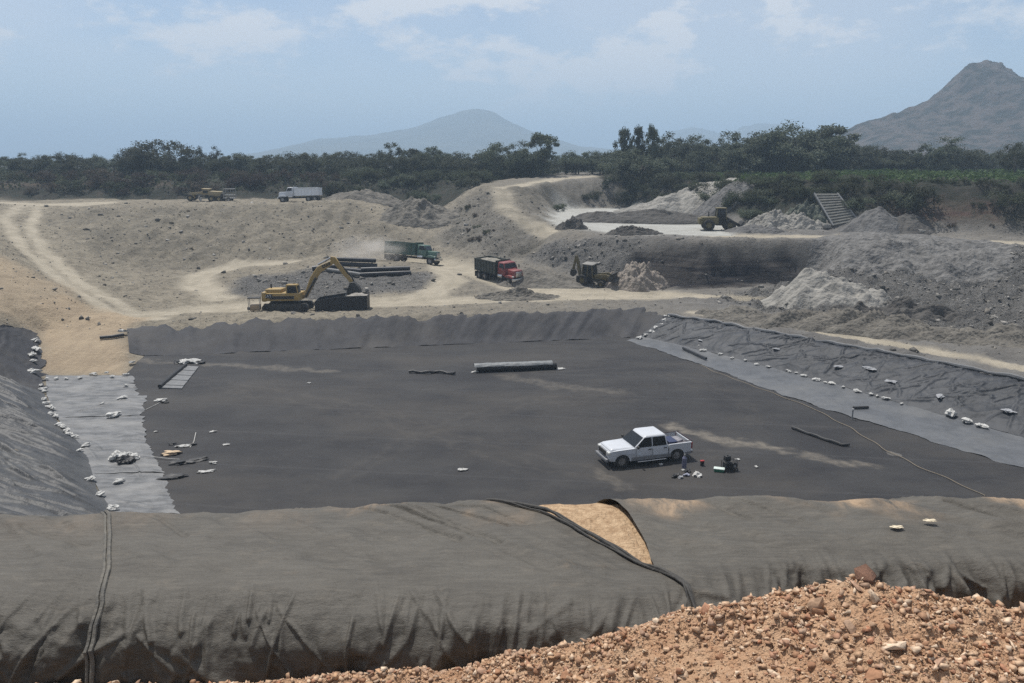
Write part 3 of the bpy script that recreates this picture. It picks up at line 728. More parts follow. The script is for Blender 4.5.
# ------------------------------------------------------------------ covered berm
def berm_surface(x, t):
    """dirt berm running along X: t 0 front foot, .34 front top edge, .72 back top edge, 1 down the pit side"""
    fe = 8.55 + .25 * vnoise(x / 2.1, 0 * x, 3) + 1.0 * sstep(1.0, 3.6, x) - .12 * sstep(-3, -8, x)
    be = 11.0 + .10 * vnoise(x / 1.3, 0 * x, 5) + .25 * sstep(-2, 3, x) - .40 * sstep(-1, -7, x)
    top = 12.95 + .05 * vnoise(x / 2.4, 0 * x, 7)
    ty = [0, .10, .22, .30, .36, .42, .72, .78, 1.0]
    sk = 1 - .42 * sstep(1.5, 3.5, x)
    yy = [fe - .60 * sk, fe - .58 * sk, fe - .50 * sk, fe - .30 * sk, fe - .04, fe + .35, be - .15, be + .12, be + 3.6]
    zz = [0 * x + 11.65, 0 * x + 12.05, 0 * x + 12.45, top - .26, top - .08, top, top + .02, top - .06, top - 2.1]
    Y = 0; Z = 0
    for k in range(len(ty) - 1):
        m = ((t >= ty[k]) & ((t < ty[k + 1]) | (k == len(ty) - 2)))
        s = np.clip((t - ty[k]) / (ty[k + 1] - ty[k]), 0, 1)
        Y = Y + m * (yy[k] + (yy[k + 1] - yy[k]) * s); Z = Z + m * (zz[k] + (zz[k + 1] - zz[k]) * s)
    return Y, Z
def smooth_t(A, n):
    for _ in range(n):
        B = A.copy(); B[:, 1:-1] = (A[:, :-2] + 2 * A[:, 1:-1] + A[:, 2:]) / 4; A = B
    return A
SEG_T = [tuple(atz(a, b, 12.97)[:2]) + tuple(atz(c, d, 12.97)[:2]) + (w, h) for a, b, c, d, w, h in ((350, 503, 452, 541, .05, .05), (372, 501, 470, 538, .04, .06), (392, 500, 492, 545, .05, .05), (415, 499, 500, 530, .035, .045), (440, 499, 520, 528, .04, .04), (942, 499, 1026, 533, .05, .07), (700, 499, 752, 520, .04, .04), (725, 498, 800, 522, .05, .05), (770, 497, 850, 520, .04, .04), (820, 498, 872, 512, .05, .05), (140, 516, 185, 540, .05, .03), (20, 530, 80, 545, .05, .03))]
SEG_B = rand_segs(230, 18, 1.15, .25, 1.0, [55, 70, 90, 112, 128, 35, 145], (.018, .05), (.03, .08), 21)
def berm_cloth(name, xl, xr, nu, nv, off, mat_, fold, seed):
    """cloth over the berm; xl(t), xr(t) are its side edges; folds hang on the front face"""
    t = np.linspace(0, 1, nv); u = np.linspace(0, 1, nu)
    U, T = np.meshgrid(u, t, indexing='ij')
    X = xl(T) + (xr(T) - xl(T)) * U
    Y, Z = berm_surface(X, T)
    Y, Z = smooth_t(Y, 5), smooth_t(Z, 5)
    face = 1 - sstep(.26, .44, T)
    hang = sstep(.44, .0, T)
    # loose swags between pulled points, pleats fanning down the face
    wv = X * 1.0 + .35 * fbm(X * .9, T * 3, seed, 3)
    sw = np.abs(np.sin(wv * 1.75 + seed)); 
    pleat = ridged(X * 2.4 + T * 2.6 * np.sin(X * 1.1 + seed), T * 1.6, seed + 3, 3)
    diag = ridged(X * 1.3 - T * 3.4, X * .25 + T * 2, seed + 6, 2)
    cr = .13 * tri(X * 1.15 + T * 1.5, T * 4.2 + X * .25, seed + 20) + .045 * tri(X * 2.9 - T * 3, T * 8 + X * .5, seed + 21) + .012 * tri(X * 6.5 + T * 2, T * 5, seed + 22) + 1.0 * creases(X + 9, (1 - T / .42) * 1.25, SEG_B)
    if fold > 1.2: cr = cr + .05 * ridged(X * 4.6 + .8 * np.sin(X * 1.3) + T * 1.5, T * 1.2, seed + 40, 2) + .03 * tri(X * 9 + T * 3, T * 3, seed + 41)
    out = face * (.9 + .4 * (fold > 1.2)) * (cr + .10) + face * (.33 * fold * (.20 * sw * (1 - (2 * (T / .36) - 1) ** 2 * .6) + .12 * pleat * (0.35 + hang) + .12 * diag) + .03 * fbm(X * 3, T * 9, seed + 8))
    Y = Y - out
    Z = Z + off + .35 * out * sstep(.05, .3, T)
    topw = sstep(.36, .46, T)
    Z = Z + topw * (.035 * tri(X * .8 + Y * .9, Y * 1.1 - X * .3, seed + 30) + .022 * tri(X * 2.2 + Y * 2.0, Y * 1.0 - X * .4, seed + 31) + .008 * tri(X * 6, Y * 5, seed + 32))
    Z = Z + topw * (.02 * fbm(X * 1.1, Y * 1.6, seed + 11, 4) + .026 * ridged(X * 1.6 + Y * 1.9, (X - Y) * .35, seed + 12, 2)
                    + .055 * sstep(.0, .7, vnoise(X * .55, Y * .4, seed + 15)) * ridged(X * 1.9 + Y * 2.3, X * .4 - Y * .3, seed + 13, 2))
    Z = Z - topw * off * .3 - topw * creases(X, Y, SEG_T)
    me = mesh_np(name, np.stack([X, Y, Z], -1).reshape(-1, 3), grid_faces(nu, nv))
    be = 11.0 + .25 * sstep(-2, 3, X) - .40 * sstep(-1, -7, X)
    d_ = sstep(be - 1.0, be - .12, Y) * sstep(-.25, .45, vnoise(X * .9, Y * .7, 91) + .35 * vnoise(X * 3, Y * 3, 92)) * (.8 * sstep(1.4, 2.6, X) + .55 * sstep(-3.2, -1.2, X) * (1 - sstep(.2, .8, X)) + .12)
    point_attr(me, 'dust', (d_, 0 * X, 0 * X))
    EDGES[name + str(seed) + str(off)] = np.stack([X, Y, Z], -1)
    return link(name, me, mat_, smooth=True)
EDGES = {}
def geotextile():
    m, nt, N, L, b = node_mat('dusty_geotextile')
    b.inputs['Roughness'].default_value = .6; b.inputs['Specular IOR Level'].default_value = .28
    g = N.new('ShaderNodeNewGeometry'); pos = g.outputs['Position']
    def noise(s, det=8, r=.65, st=(1, 1, 1), lo=.35, hi=.65):
        mp = N.new('ShaderNodeMapping'); mp.inputs['Scale'].default_value = st; L.new(pos, mp.inputs[0])
        n = N.new('ShaderNodeTexNoise'); n.inputs['Scale'].default_value = s; n.inputs['Detail'].default_value = det; n.inputs['Roughness'].default_value = r
        L.new(mp.outputs[0], n.inputs['Vector'])
        q = N.new('ShaderNodeMapRange'); q.inputs['From Min'].default_value = lo; q.inputs['From Max'].default_value = hi; L.new(n.outputs['Fac'], q.inputs['Value'])
        return q.outputs[0], n.outputs['Fac']
    def mix(a, c, f):
        n = N.new('ShaderNodeMixRGB')
        for i, k in ((1, a), (2, c)):
            if isinstance(k, tuple): n.inputs[i].default_value = (*k, 1)
            else: L.new(k, n.inputs[i])
        L.new(f, n.inputs[0]); return n.outputs[0]
    def mul(a, c):
        n = N.new('ShaderNodeMath'); n.operation = 'MULTIPLY'; L.new(a, n.inputs[0])
        if isinstance(c, float): n.inputs[1].default_value = c
        else: L.new(c, n.inputs[1])
        return n.outputs[0]
    c = mix((.052, .0465, .038), (.084, .077, .064), noise(1.6, 9, .7, (.4, 1, 1))[0])
    c = mix(c, (.128, .117, .098), mul(noise(11.0, 9, .8, (.16, 1.3, 1.3), .42, .72)[0], .75))      # fibres combed along the roll
    c = mix(c, (.050, .048, .044), mul(noise(60, 4, .8, (.6, 1, 1), .45, .72)[0], .6))
    c = mix(c, (.30, .215, .135), mul(noise(.9, 9, .7, (1, 1, 1), .62, .82)[0], .4))            # sand trodden into the cloth
    c = mix(c, (.20, .17, .13), mul(noise(5, 7, .75, (.4, 1, 1), .55, .78)[0], .35))
    at_ = N.new('ShaderNodeAttribute'); at_.attribute_name = 'dust'; sp_ = N.new('ShaderNodeSeparateColor'); L.new(at_.outputs['Color'], sp_.inputs[0])
    c = mix(c, (.36, .25, .155), mul(noise(2.2, 9, .72, (1.6, .6, 1), .36, .62)[0], sp_.outputs[0]))
    L.new(c, b.inputs['Base Color'])
    bp = N.new('ShaderNodeBump'); bp.inputs['Distance'].default_value = .03; L.new(noise(7, 9, .62, (.5, 1, 1))[1], bp.inputs['Height'])
    bp2 = N.new('ShaderNodeBump'); bp2.inputs['Distance'].default_value = .006; L.new(noise(90, 3, .6)[1], bp2.inputs['Height']); L.new(bp.outputs[0], bp2.inputs['Normal'])
    L.new(bp2.outputs[0], b.inputs['Normal']); return m
m_geo = geotextile()
def tp(v): return lambda T: np.interp(T, v[0], v[1])
seam = tp(([0, .34, .72, 1], [-4.70, -4.84, -5.73, -6.6]))
hem = tp(([0, .2, .36, .44, .56, .66, .74, 1], [2.22, 2.2, 2.12, 1.78, 1.10, .50, -.12, -1.6]))
redge = tp(([0, .36, .46, .56, .66, .74, 1], [1.9, 1.88, 1.80, 1.79, 1.68, 1.48, .9]))
o = berm_cloth('berm_cover', lambda T: -17 + 0 * T, lambda T: seam(T) + .02, 480, 170, .05, m_geo, 1.05, 5)
tag(o, 'dark geotextile cover panel left of the upright sewn seam', 'berm cover')
o = berm_cloth('berm_cover', seam, hem, 460, 170, .065, m_geo, 1.05, 5)
tag(o, 'wide dark geotextile cover panel between the seam and the bare sand', 'berm cover')
mid_cover = o
o = berm_cloth('berm_cover', redge, lambda T: 17 + 0 * T, 640, 150, .05, m_geo, 1.25, 9)
tag(o, 'dark geotextile cover panel right of the bare sand patch', 'berm cover')
def berm_core():
    nu, nv = 420, 90
    U, T = np.meshgrid(np.linspace(-17.5, 17.5, nu), np.linspace(.02, 1, nv), indexing='ij')
    Y, Z = berm_surface(U, T); Y, Z = smooth_t(Y, 6), smooth_t(Z, 6)
    sandz = .02 * fbm(U * 4, Y * 4, 4, 5, .65)
    Z = Z - .05 + np.where((U > -1.0) & (U < 1.66) & (T > .4) & (T < .76), .035 + sandz * .7, 0); Y = Y + .06 * (1 - sstep(.3, .45, T))
    o = link('sand_berm', mesh_np('sand_berm', np.stack([U, Y, Z], -1).reshape(-1, 3), grid_faces(nu, nv)), m_sand, smooth=True)
    return o
m_sand = mat('bare_sand', (.44, .315, .195), (.27, .175, .10), 9, .95, .05, 22, coords='pos', detail=9)
o = berm_core(); tag(o, 'long sand berm under the covers, bare tan sand at its crest', 'berm', kind='structure')
# rolled hem on the middle panel, sewn seam on its left side
def edge_pts(fx, off, t0=.01, t1=.80, n=46, dx=0.0):
    t = np.linspace(t0, t1, n); x = fx(t) + dx
    T2 = np.tile(np.linspace(0, 1, 200), (n, 1)); Y2, Z2 = berm_surface(np.tile(x[:, None], (1, 200)), T2)
    Y2, Z2 = smooth_t(Y2, 12), smooth_t(Z2, 12)
    y = np.array([np.interp(t[i], T2[i], Y2[i]) for i in range(n)]); z = np.array([np.interp(t[i], T2[i], Z2[i]) for i in range(n)])
    fo_ = 1 - sstep(.26, .44, t)
    return [(x[i], y[i] - .16 * fo_[i] - .02, z[i] + off) for i in range(n)]
m_hem = mat('black_hem', (.035, .034, .032), (.06, .057, .052), 6, .75, .02, 14)
m_seam = mat('seam_cloth', (.085, .082, .075), (.14, .13, .11), 6, .8, .02, 20)
mb = MB()
for dx, r, oz in ((0, .024, .09), (-.06, .017, .085), (.04, .018, .07)):
    col_ = EDGES['berm_cover50.065'][-1][4:140:3]; pts = [(p[0] + dx, p[1] - (.05 if p[2] < 12.8 else 0), p[2] + oz - .055) for p in col_]
    mb.tube([(x + .02 * math.sin(9 * i / 46. + dx * 40), y, z + .012 * math.sin(i * .9 + dx * 50)) for i, (x, y, z) in enumerate(pts)], [r * (1 + .25 * math.sin(i * .7 + dx * 30)) for i in range(len(pts))], 8)
h = mb.build('rolled_hem', m_hem, mid_cover, True); h['label'] = 'black doubled hem folded beside the bare sand'
mb = MB(); pts = [(p[0], p[1] - (.035 if p[2] < 12.75 else 0), p[2] + .012) for p in EDGES['berm_cover50.065'][0][0:132:3]]
mb.tube([(x + .004 * math.sin(i * .8), y + .0, z) for i, (x, y, z) in enumerate(pts)], .026, 7)
mb.tube([(x - .06 + .004 * math.sin(i * .8 + 1), y, z - .02) for i, (x, y, z) in enumerate(pts)], .022, 7)
mb.build('sewn_seam', m_seam, mid_cover, True)

# ------------------------------------------------------------------ near rubble heap with stones
crest_pts = [atz(-60, 683, 12.25), atz(0, 683, 12.25), atz(150, 683, 12.25), atz(265, 682, 12.45), (-.95, 7.4, 12.78), (.1, 7.2, 13.06), at(600, 641, 7.0), at(650, 626, 6.9), at(690, 611, 6.85), at(740, 603, 6.8), at(800, 590, 6.8), at(840, 581, 6.8), at(866, 579, 6.8), at(890, 584, 6.75), at(920, 593, 6.7), at(960, 601, 6.6), at(1024, 608, 6.5), at(1100, 618, 6.4)]
crest_pts = sorted([(p[0], p[1], p[2]) for p in crest_pts])
_cx = np.array([p[0] for p in crest_pts]); _cy = np.array([p[1] for p in crest_pts]); _cz = np.array([p[2] for p in crest_pts])
def heap_z(x, y):
    y0 = np.interp(x, _cx, _cy); z0 = np.interp(x, _cx, _cz) - .03
    d = y - y0
    z = z0 - np.where(d > 0, .30 * d * d / (d + .25) + .55 * np.maximum(d, 0), 0) + np.where(d < 0, .10 * np.minimum(0, d) * 1.0, 0)
    z = z + .30 * sstep(1.2, 4.5, -d) * 0
    low = sstep(-3.2, -.5, x)
    z = z + (.06 * fbm(x * 1.6, y * 1.6, 3, 4) + .035 * fbm(x * 7, y * 7, 5, 4, .65) + .022 * tri(x * 11, y * 11, 8) + .012 * tri(x * 26, y * 26, 9)) * (.3 + .7 * low)
    return z
nx_, ny_ = 700, 420
HX, HY = np.meshgrid(np.linspace(-9, 9, nx_), np.linspace(1.6, 9.2, ny_), indexing='ij')
HZ = heap_z(HX, HY)
m_heap = mat('red_rubble_soil', (.375, .222, .130), (.455, .300, .188), 3.5, .95, .06, 30, coords='pos', detail=10, lo=.4, hi=.62)
o = link('rubble_heap', mesh_np('rubble_heap', np.stack([HX, HY, HZ], -1).reshape(-1, 3), grid_faces(nx_, ny_)), m_heap, smooth=True)
tag(o, 'reddish heap of broken stone and soil in front of the berm', 'rubble heap', kind='structure')

rng = np.random.default_rng(7)
def rock_proto(seed, n=11, flat=.7):
    r = random.Random(seed); bm = bmesh.new()
    for _ in range(n):
        v = Vector((r.gauss(0, 1), r.gauss(0, 1), r.gauss(0, 1))).normalized() * r.uniform(.34, .58)
        bm.verts.new((v.x * r.uniform(.85, 1.2), v.y, v.z * flat))
    bmesh.ops.convex_hull(bm, input=bm.verts)
    for v in [v for v in bm.verts if not v.link_faces]: bm.verts.remove(v)
    bmesh.ops.triangulate(bm, faces=bm.faces); bm.verts.index_update()
    V = np.array([v.co[:] for v in bm.verts]); F = np.array([[v.index for v in f.verts] for f in bm.faces]); bm.free()
    return V, F
ROCKS = [rock_proto(s, 7 + s % 4, .62 + .05 * (s % 6)) for s in range(14)]
def rock_field(name, xyz, size, mat_, seed=1, sink=.2):
    g = np.random.default_rng(seed); VV = []; FF = []; base = 0
    for k, (V, F) in enumerate(ROCKS):
        idx = np.nonzero(np.arange(len(xyz)) % len(ROCKS) == k)[0]
        if not len(idx): continue
        a = g.uniform(0, 6.283, len(idx)); b = g.uniform(-.5, .5, len(idx))
        ca, sa, cb, sb = np.cos(a), np.sin(a), np.cos(b), np.sin(b)
        v = V[None] * size[idx, None, None] * g.uniform(.75, 1.25, (len(idx), 1, 3))
        y1 = v[..., 1] * cb[:, None] - v[..., 2] * sb[:, None]; z1 = v[..., 1] * sb[:, None] + v[..., 2] * cb[:, None]
        x1 = v[..., 0] * ca[:, None] - y1 * sa[:, None]; y2 = v[..., 0] * sa[:, None] + y1 * ca[:, None]
        W3 = np.stack([x1, y2, z1], -1) + xyz[idx][:, None] + np.array([0, 0, 1]) * (size[idx] * (.5 * .6 - sink * .6))[:, None, None]
        FF.append((F[None] + (np.arange(len(idx)) * len(V))[:, None, None] + base).reshape(-1, 3)); VV.append(W3.reshape(-1, 3)); base += len(idx) * len(V)
    return link(name, mesh_np(name, np.concatenate(VV), np.concatenate(FF)), mat_)
def stone_mat(name, cols, scale):
    """broken stone whose tint changes from piece to piece"""
    m, nt, N, L, b = node_mat(name); b.inputs['Roughness'].default_value = .92; b.inputs['Specular IOR Level'].default_value = .15
    g = N.new('ShaderNodeNewGeometry')
    cr = N.new('ShaderNodeValToRGB'); L.new(g.outputs['Random Per Island'], cr.inputs[0])
    el = cr.color_ramp.elements
    while len(el) < len(cols): el.new(.5)
    for i, c in enumerate(cols): el[i].position = i / (len(cols) - 1); el[i].color = (*c, 1)
    n = N.new('ShaderNodeTexNoise'); n.inputs['Scale'].default_value = scale; n.inputs['Detail'].default_value = 8; L.new(g.outputs['Position'], n.inputs['Vector'])
    q = N.new('ShaderNodeMapRange'); q.inputs['From Min'].default_value = .3; q.inputs['From Max'].default_value = .7; q.inputs['To Min'].default_value = .72; q.inputs['To Max'].default_value = 1.2
    L.new(n.outputs['Fac'], q.inputs['Value'])
    mx = N.new('ShaderNodeMixRGB'); mx.blend_type = 'MULTIPLY'; mx.inputs[0].default_value = 1; L.new(cr.outputs[0], mx.inputs[1]); L.new(q.outputs[0], mx.inputs[2])
    L.new(mx.outputs[0], b.inputs['Base Color'])
    bp = N.new('ShaderNodeBump'); bp.inputs['Distance'].default_value = .25 / scale; L.new(n.outputs['Fac'], bp.inputs['Height']); L.new(bp.outputs[0], b.inputs['Normal'])
    return m
m_stone = stone_mat('red_stone', [(.41, .245, .148), (.52, .365, .245), (.29, .155, .09), (.60, .47, .345), (.46, .285, .17), (.35, .24, .17), (.37, .18, .105)], 22)
N1 = 95000
px_ = rng.uniform(-6.2, 6.2, N1); py_ = rng.uniform(4.4, 8.0, N1)
keep = (px_ > -3.4) | (rng.random(N1) < .16)
clump = fbm(px_ * 1.3, py_ * 1.3, 77, 3)
keep &= rng.random(N1) < np.clip(.75 + .5 * clump, .15, 1)
px_, py_ = px_[keep], py_[keep]
sz = np.clip(.014 * (1 - rng.random(len(px_))) ** -.60, .014, .095)
o = rock_field('rubble', np.stack([px_, py_, heap_z(px_, py_)], 1), sz, m_stone, 3)
tag(o, 'loose reddish stone chips strewn all over the near heap', 'rubble', kind='stuff')
# larger stones, each its own thing
big = [(866, 581, 6.78, .22, 'dark brown stone crowning the top of the rubble heap'), (852, 586, 6.7, .22, 'pale pink stone just below the dark crowning stone'),
       (820, 614, 6.45, .26, 'pale split stone jutting out above a dark shadow hollow'), (893, 642, 5.9, .22, 'pale angular stone low on the heap, over a smaller wedge'),
       (878, 660, 5.65, .22, 'pale wedge stone near the bottom of the heap'), (848, 625, 6.2, .17, 'light stone lying mid heap below the split stone'), (943, 657, 5.7, .20, 'orange red flat stone on the right part of the heap'),
       (706, 667, 5.75, .20, 'pale rounded stone at the left lower flank of the heap'), (703, 613, 6.85, .20, 'brown stone where the hem meets the heap'), (868, 600, 6.5, .18, 'pink blocky stone right under the crown of the heap')]
def stone_obj(x, y, s, k, label, group=None):
    V, F = ROCKS[k % len(ROCKS)]
    me = mesh_np('stone', V, F); o = link('stone', me, m_stone if 'dark brown' not in label else mat('brown_stone', (.14, .075, .05), (.22, .12, .08), 9, .95, .02, 30))
    md = o.modifiers.new('b', 'BEVEL'); md.width = .012; md.segments = 1
    o.scale = (s * 1.15, s, s * .9); o.rotation_euler = (rng.uniform(-.4, .4), rng.uniform(-.4, .4), rng.uniform(0, 6.28))
    o.location = (x, y, float(heap_z(np.array(x), np.array(y))) + s * .15)
    tag(o, label, 'stone', group or 'larger stones on the rubble heap'); return o
for k, (px, py, Y, s, lab) in enumerate(big):
    p = at(px, py, Y); stone_obj(p[0], p[1], s, k * 3 + 5, lab)
for k in range(190):
    while True:
        x, y = rng.uniform(-2.6, 5.4), rng.uniform(4.9, 7.5)
        if y < np.interp(x, _cx, _cy) + .12: break
    stone_obj(x, y, float(np.clip(.055 * (1 - rng.random()) ** -.4, .055, .13)), k * 5 + 3, 'fist sized reddish broken stone among the rubble on the near heap', 'fist sized stones on the rubble heap')
for px, lab in ((8, 'pale stone at the foot of the covered berm, far left'), (30, 'small stone in the row along the berm foot'), (75, 'stone lying just left of the sewn seam foot'), (116, 'cream stone lying just right of the sewn seam foot'), (135, 'reddish stone along the berm foot by the seam')):
    p = at(px, 680, 7.9); stone_obj(p[0], p[1], rng.uniform(.09, .14), int(px), lab)
# ------------------------------------------------------------------ vehicles
PI = math.pi
def paint(name, c, dirt=.25, rough=.4):
    d = (.26, .225, .18)
    return mat(name, c, tuple(c[i] * (1 - dirt) + d[i] * dirt for i in range(3)), 2.2, rough, spec=.4, lo=.42, hi=.7)
m_wht = paint('white_paint', (.47, .49, .52), .14, .32); m_yel = paint('machine_yellow', (.30, .20, .058), .4, .55)
m_yel2 = paint('faded_yellow', (.25, .195, .095), .5, .6)
m_grn = paint('truck_green', (.018, .062, .046), .28, .55); m_grn2 = paint('pale_green_cab', (.060, .125, .098), .3, .45)
m_red = paint('truck_red', (.17, .025, .028), .3, .5); m_dkb = paint('dark_box', (.022, .030, .026), .2, .6)
m_blk = mat('machine_black', (.018, .018, .018), (.05, .046, .04), 3, .6); m_tyre = mat('tyre_rubber', (.016, .016, .016), (.075, .066, .055), 4, .9, lo=.45, hi=.75)
m_rim = mat('wheel_rim', (.33, .33, .33), (.16, .15, .14), 5, .45, metal=.5); m_chr = mat('chrome', (.55, .55, .55), (.35, .35, .35), 4, .25, metal=.9)
m_gry = mat('grey_steel', (.17, .18, .19), (.27, .26, .24), 3, .55); m_lamp = mat('lamp_glass', (.62, .62, .58), (.5, .5, .48), 5, .15)
m_tail = mat('tail_lamp_red', (.25, .012, .012), None, 5, .25); m_grey_trim = paint('grey_trim', (.17, .175, .185), .2, .45)
m_glass = glass_mat(); m_glass.node_tree.nodes['Principled BSDF'].inputs['Specular IOR Level'].default_value = .28
def wheel(parent, x, y, r, w, hub=.55, rim_m=None, name='wheel'):
    t = MB().ring((x, y, r), (0, 1, 0), r, w, r * hub, 26).build(name, m_tyre, parent, True)
    rm = MB(); s = 1 if y > 0 else -1
    rm.cyl((x, y - w * .36, r), (x, y + w * .36, r), r * hub * 1.0, n=20)
    rm.cyl((x, y + s * w * .34, r), (x, y + s * w * .47, r), r * hub * .42, n=12)
    for k in range(6):
        a = k * PI / 3; rm.box(x + math.cos(a) * r * hub * .62, y + s * w * .40, r + math.sin(a) * r * hub * .62, r * .09, w * .10, r * .09)
    rm.build('rim', rim_m or m_rim, t, True); return t
def place(px, py, heading, label, name, cat, group=None, Y=None, sink=.03):
    p = hit(px, py) if Y is None else at(px, py, Y)
    o = empty(name, (p[0], p[1], Hs(p[0], p[1]) - sink), heading, label, cat, group)
    return o
def settle(o, L=2.5, Wd=1.0):
    """pitch and roll a machine on to the slope it stands on"""
    x, y, _ = o.location; h = o.rotation_euler.z; c, s = math.cos(h), math.sin(h)
    f, b_ = Hs(x + c * L, y + s * L), Hs(x - c * L, y - s * L); l, r = Hs(x - s * Wd, y + c * Wd), Hs(x + s * Wd, y - c * Wd)
    o.rotation_euler = (math.atan2(l - r, 2 * Wd) * .8, -math.atan2(f - b_, 2 * L), h); o.location.z = (f + b_ + l + r) / 4 - .03

def arch(cx, r, z0, n=9):
    return [(cx + r * math.cos(a), z0 + r * math.sin(a)) for a in np.linspace(0, PI, n)]
def pickup():
    rr0 = 0; a, b = atz(620.6, 468.3), atz(676.0, 461.6)
    h = math.atan2(a[1] - b[1], a[0] - b[0]); Lw = math.hypot(a[0] - b[0], a[1] - b[1])
    left = Vector((-math.sin(h), math.cos(h)))           # wheels seen are on the truck's left side
    o = empty('pickup_truck', ((a[0] + b[0]) / 2 - left.x * .86, (a[1] + b[1]) / 2 - left.y * .86, Hs(a[0], a[1]) + .05), h,
              'white four door pickup truck with loaded bed parked on the pit floor', 'pickup truck')
    k = 3.6 / 2; rr = .40; fx, rx_ = k, -k
    # lower body, front part: bumper to rear door
    prof = [(fx + .98, .55), (fx + .98, .92), (fx + .90, 1.06), (fx + .35, 1.15), (.78, 1.20), (-.98, 1.22), (-1.02, .42), (fx - .52, .40)] 
    prof = [(fx + .86, .52), (fx + .89, 1.00), (fx + .82, 1.16), (fx + .30, 1.23), (1.0, 1.27), (-1.24, 1.29), (-1.24, .42), (fx - .50, .42)] + [(x, z) for x, z in arch(fx, .50, .44)][::-1] + [(fx + .52, .48)]
    body = MB().prism(prof, -.99, .99).bevel(.10, 3).build('body', m_wht, o, True)
    hood = MB().frustum(.98, fx + .78, .93, 1.19, 1.02, fx + .60, .80, 1.33).bevel(.07, 3).build('bonnet', m_wht, o, True)
    cab = MB().frustum(-1.24, 1.06, .95, 1.24, -1.10, .22, .79, 2.03).bevel(.12, 4).build('cab_roof', m_wht, o, True)
    def shape(ob):
        for v in ob.data.vertices:
            x, y, z = v.co
            k = 1 - .16 * max(0, (x - fx + .1) / 1.0) ** 2 - .06 * max(0, (z - .95)) / .35 * (z < 1.4)
            v.co.y = y * k; v.co.x = x - .10 * max(0, (x - fx) / .9) * (abs(y) / .95) ** 2
    shape(body); shape(hood); BODY_SHAPE = shape
    # glazing, each pane a few millimetres proud of the pillars
    def pane(name, q): 
        m_ = MB(); m_._faces(q, [(0, 1, 2, 3)]); ob = m_.build(name, m_glass, o)
        s = ob.modifiers.new('t', 'SOLIDIFY'); s.thickness = .016; s.offset = 0; return ob
    L3 = lambda p, q, t: tuple(p[i] + (q[i] - p[i]) * t for i in range(3))
    def wall(s, x0, x1, z0, z1, dx0=0, dx1=0):
        yy = lambda z: s * (.95 + (.79 - .95) * (z - 1.24) / .79 + .004)
        return [(x0, yy(z0), z0), (x1, yy(z0), z0), (x1 + dx1, yy(z1), z1), (x0 + dx0, yy(z1), z1)]
    for s in (1, -1):
        pane('side_window', wall(s, -1.10, -.20, 1.31, 1.91, .10, 0)); pane('side_window', wall(s, -.13, .92, 1.31, 1.91, 0, -.60))
    f = [(.92 + .01, -.84, 1.20), (.92 + .01, .84, 1.20), (.06 + .01, .68, 1.85), (.06 + .01, -.68, 1.85)]
    xf = lambda z: 1.06 - .84 * (z - 1.24) / .79 + .012
    pane('windscreen', [(xf(1.33), -.84, 1.33), (xf(1.33), .84, 1.33), (xf(1.90), .73, 1.90), (xf(1.90), -.73, 1.90)])
    xr_ = lambda z: -1.24 + .14 * (z - 1.24) / .79 - .010
    pane('rear_window', [(xr_(1.3), -.72, 1.3), (xr_(1.3), .72, 1.3), (xr_(1.76), .64, 1.76), (xr_(1.76), -.64, 1.76)])
    # bed: sides with wheel arches, floor, tailgate
    for s in (1, -1):
        pr = [(rx_ - .96, .58), (rx_ - .98, 1.33), (-1.27, 1.31), (-1.27, .44), (rx_ + .52, .44)] + arch(rx_, .50, .44) + [(rx_ - .52, .5)]
        MB().prism(pr, s * .97 - .055, s * .97 + .035).bevel(.02, 1).build('bed_side', m_wht, o, True)
    MB().box((rx_ - .94 - 1.27) / 2, 0, .74, 1.46, 1.84, .06).build('bed_floor', m_gry, o)
    MB().box(-1.30, 0, .98, .05, 1.84, .46).build('bed_front', m_wht, o)
    MB().box(rx_ - .97, 0, .99, .06, 1.90, .66).bevel(.02, 1).build('tailgate', m_wht, o, True)
    for s in (1, -1):
        MB().box(rx_ - .98, s * .95, 1.08, .10, .13, .42).bevel(.015, 1).build('tail_lamp', m_tail, o)
        MB().box(fx + .76, s * .68, 1.03, .12, .34, .20).bevel(.03, 2).build('headlight', m_lamp, o, True)
        MB().box(.86, s * 1.12, 1.40, .12, .20, .17).bevel(.03, 2).build('door_mirror', m_blk, o, True)
        MB().box(-.1, s * 1.0, .56, 2.6, .035, .26).bevel(.01, 1).build('sill_trim', m_grey_trim, o)
        MB().box(-.1, s * 1.05, .36, 1.9, .14, .06).bevel(.02, 1).build('running_board', m_chr, o)
        MB().prism([(rx_ - .95, .50), (rx_ - .95, .66), (rx_ - .52, .64), (rx_ - .50, .46)], s * .995, s * 1.012).build('bed_trim', m_grey_trim, o)
        for hx in (.0, -1.02): MB().box(hx, s * 1.005, 1.14, .20, .05, .055).bevel(.01, 1).build('door_handle', m_blk, o)
        for dx in (-.16, .92): MB().box(dx, s * .992, .84, .014, .012, .66).build('door_gap', m_blk, o)
        MB().box(-1.255, s * .985, .84, .03, .012, .8).build('door_gap', m_blk, o)
        for wx_, r0 in ((fx, .49), (rx_, .49)): MB().cyl((wx_, s * .60, .46), (wx_, s * .90, .46), .49, n=24).build('wheel_well', m_blk, o)
    MB().box(fx + .89, 0, .55, .16, 1.66, .24).bevel(.04, 2).build('front_bumper', m_grey_trim, o, True)
    MB().box(fx + .875, 0, .98, .06, 1.0, .34).bevel(.02, 1).build('grille', m_blk, o)
    MB().box(rx_ - 1.05, 0, .60, .14, 1.9, .20).bevel(.03, 2).build('rear_bumper', m_chr, o, True)
    MB().box(0, 0, .40, 4.9, 1.3, .24).build('chassis', m_blk, o)
    for wx_ in (fx, rx_):
        for s in (1, -1): wheel(o, wx_, s * .85, rr, .27, .60)
    zk = .88; o.scale = (1, 1, zk)
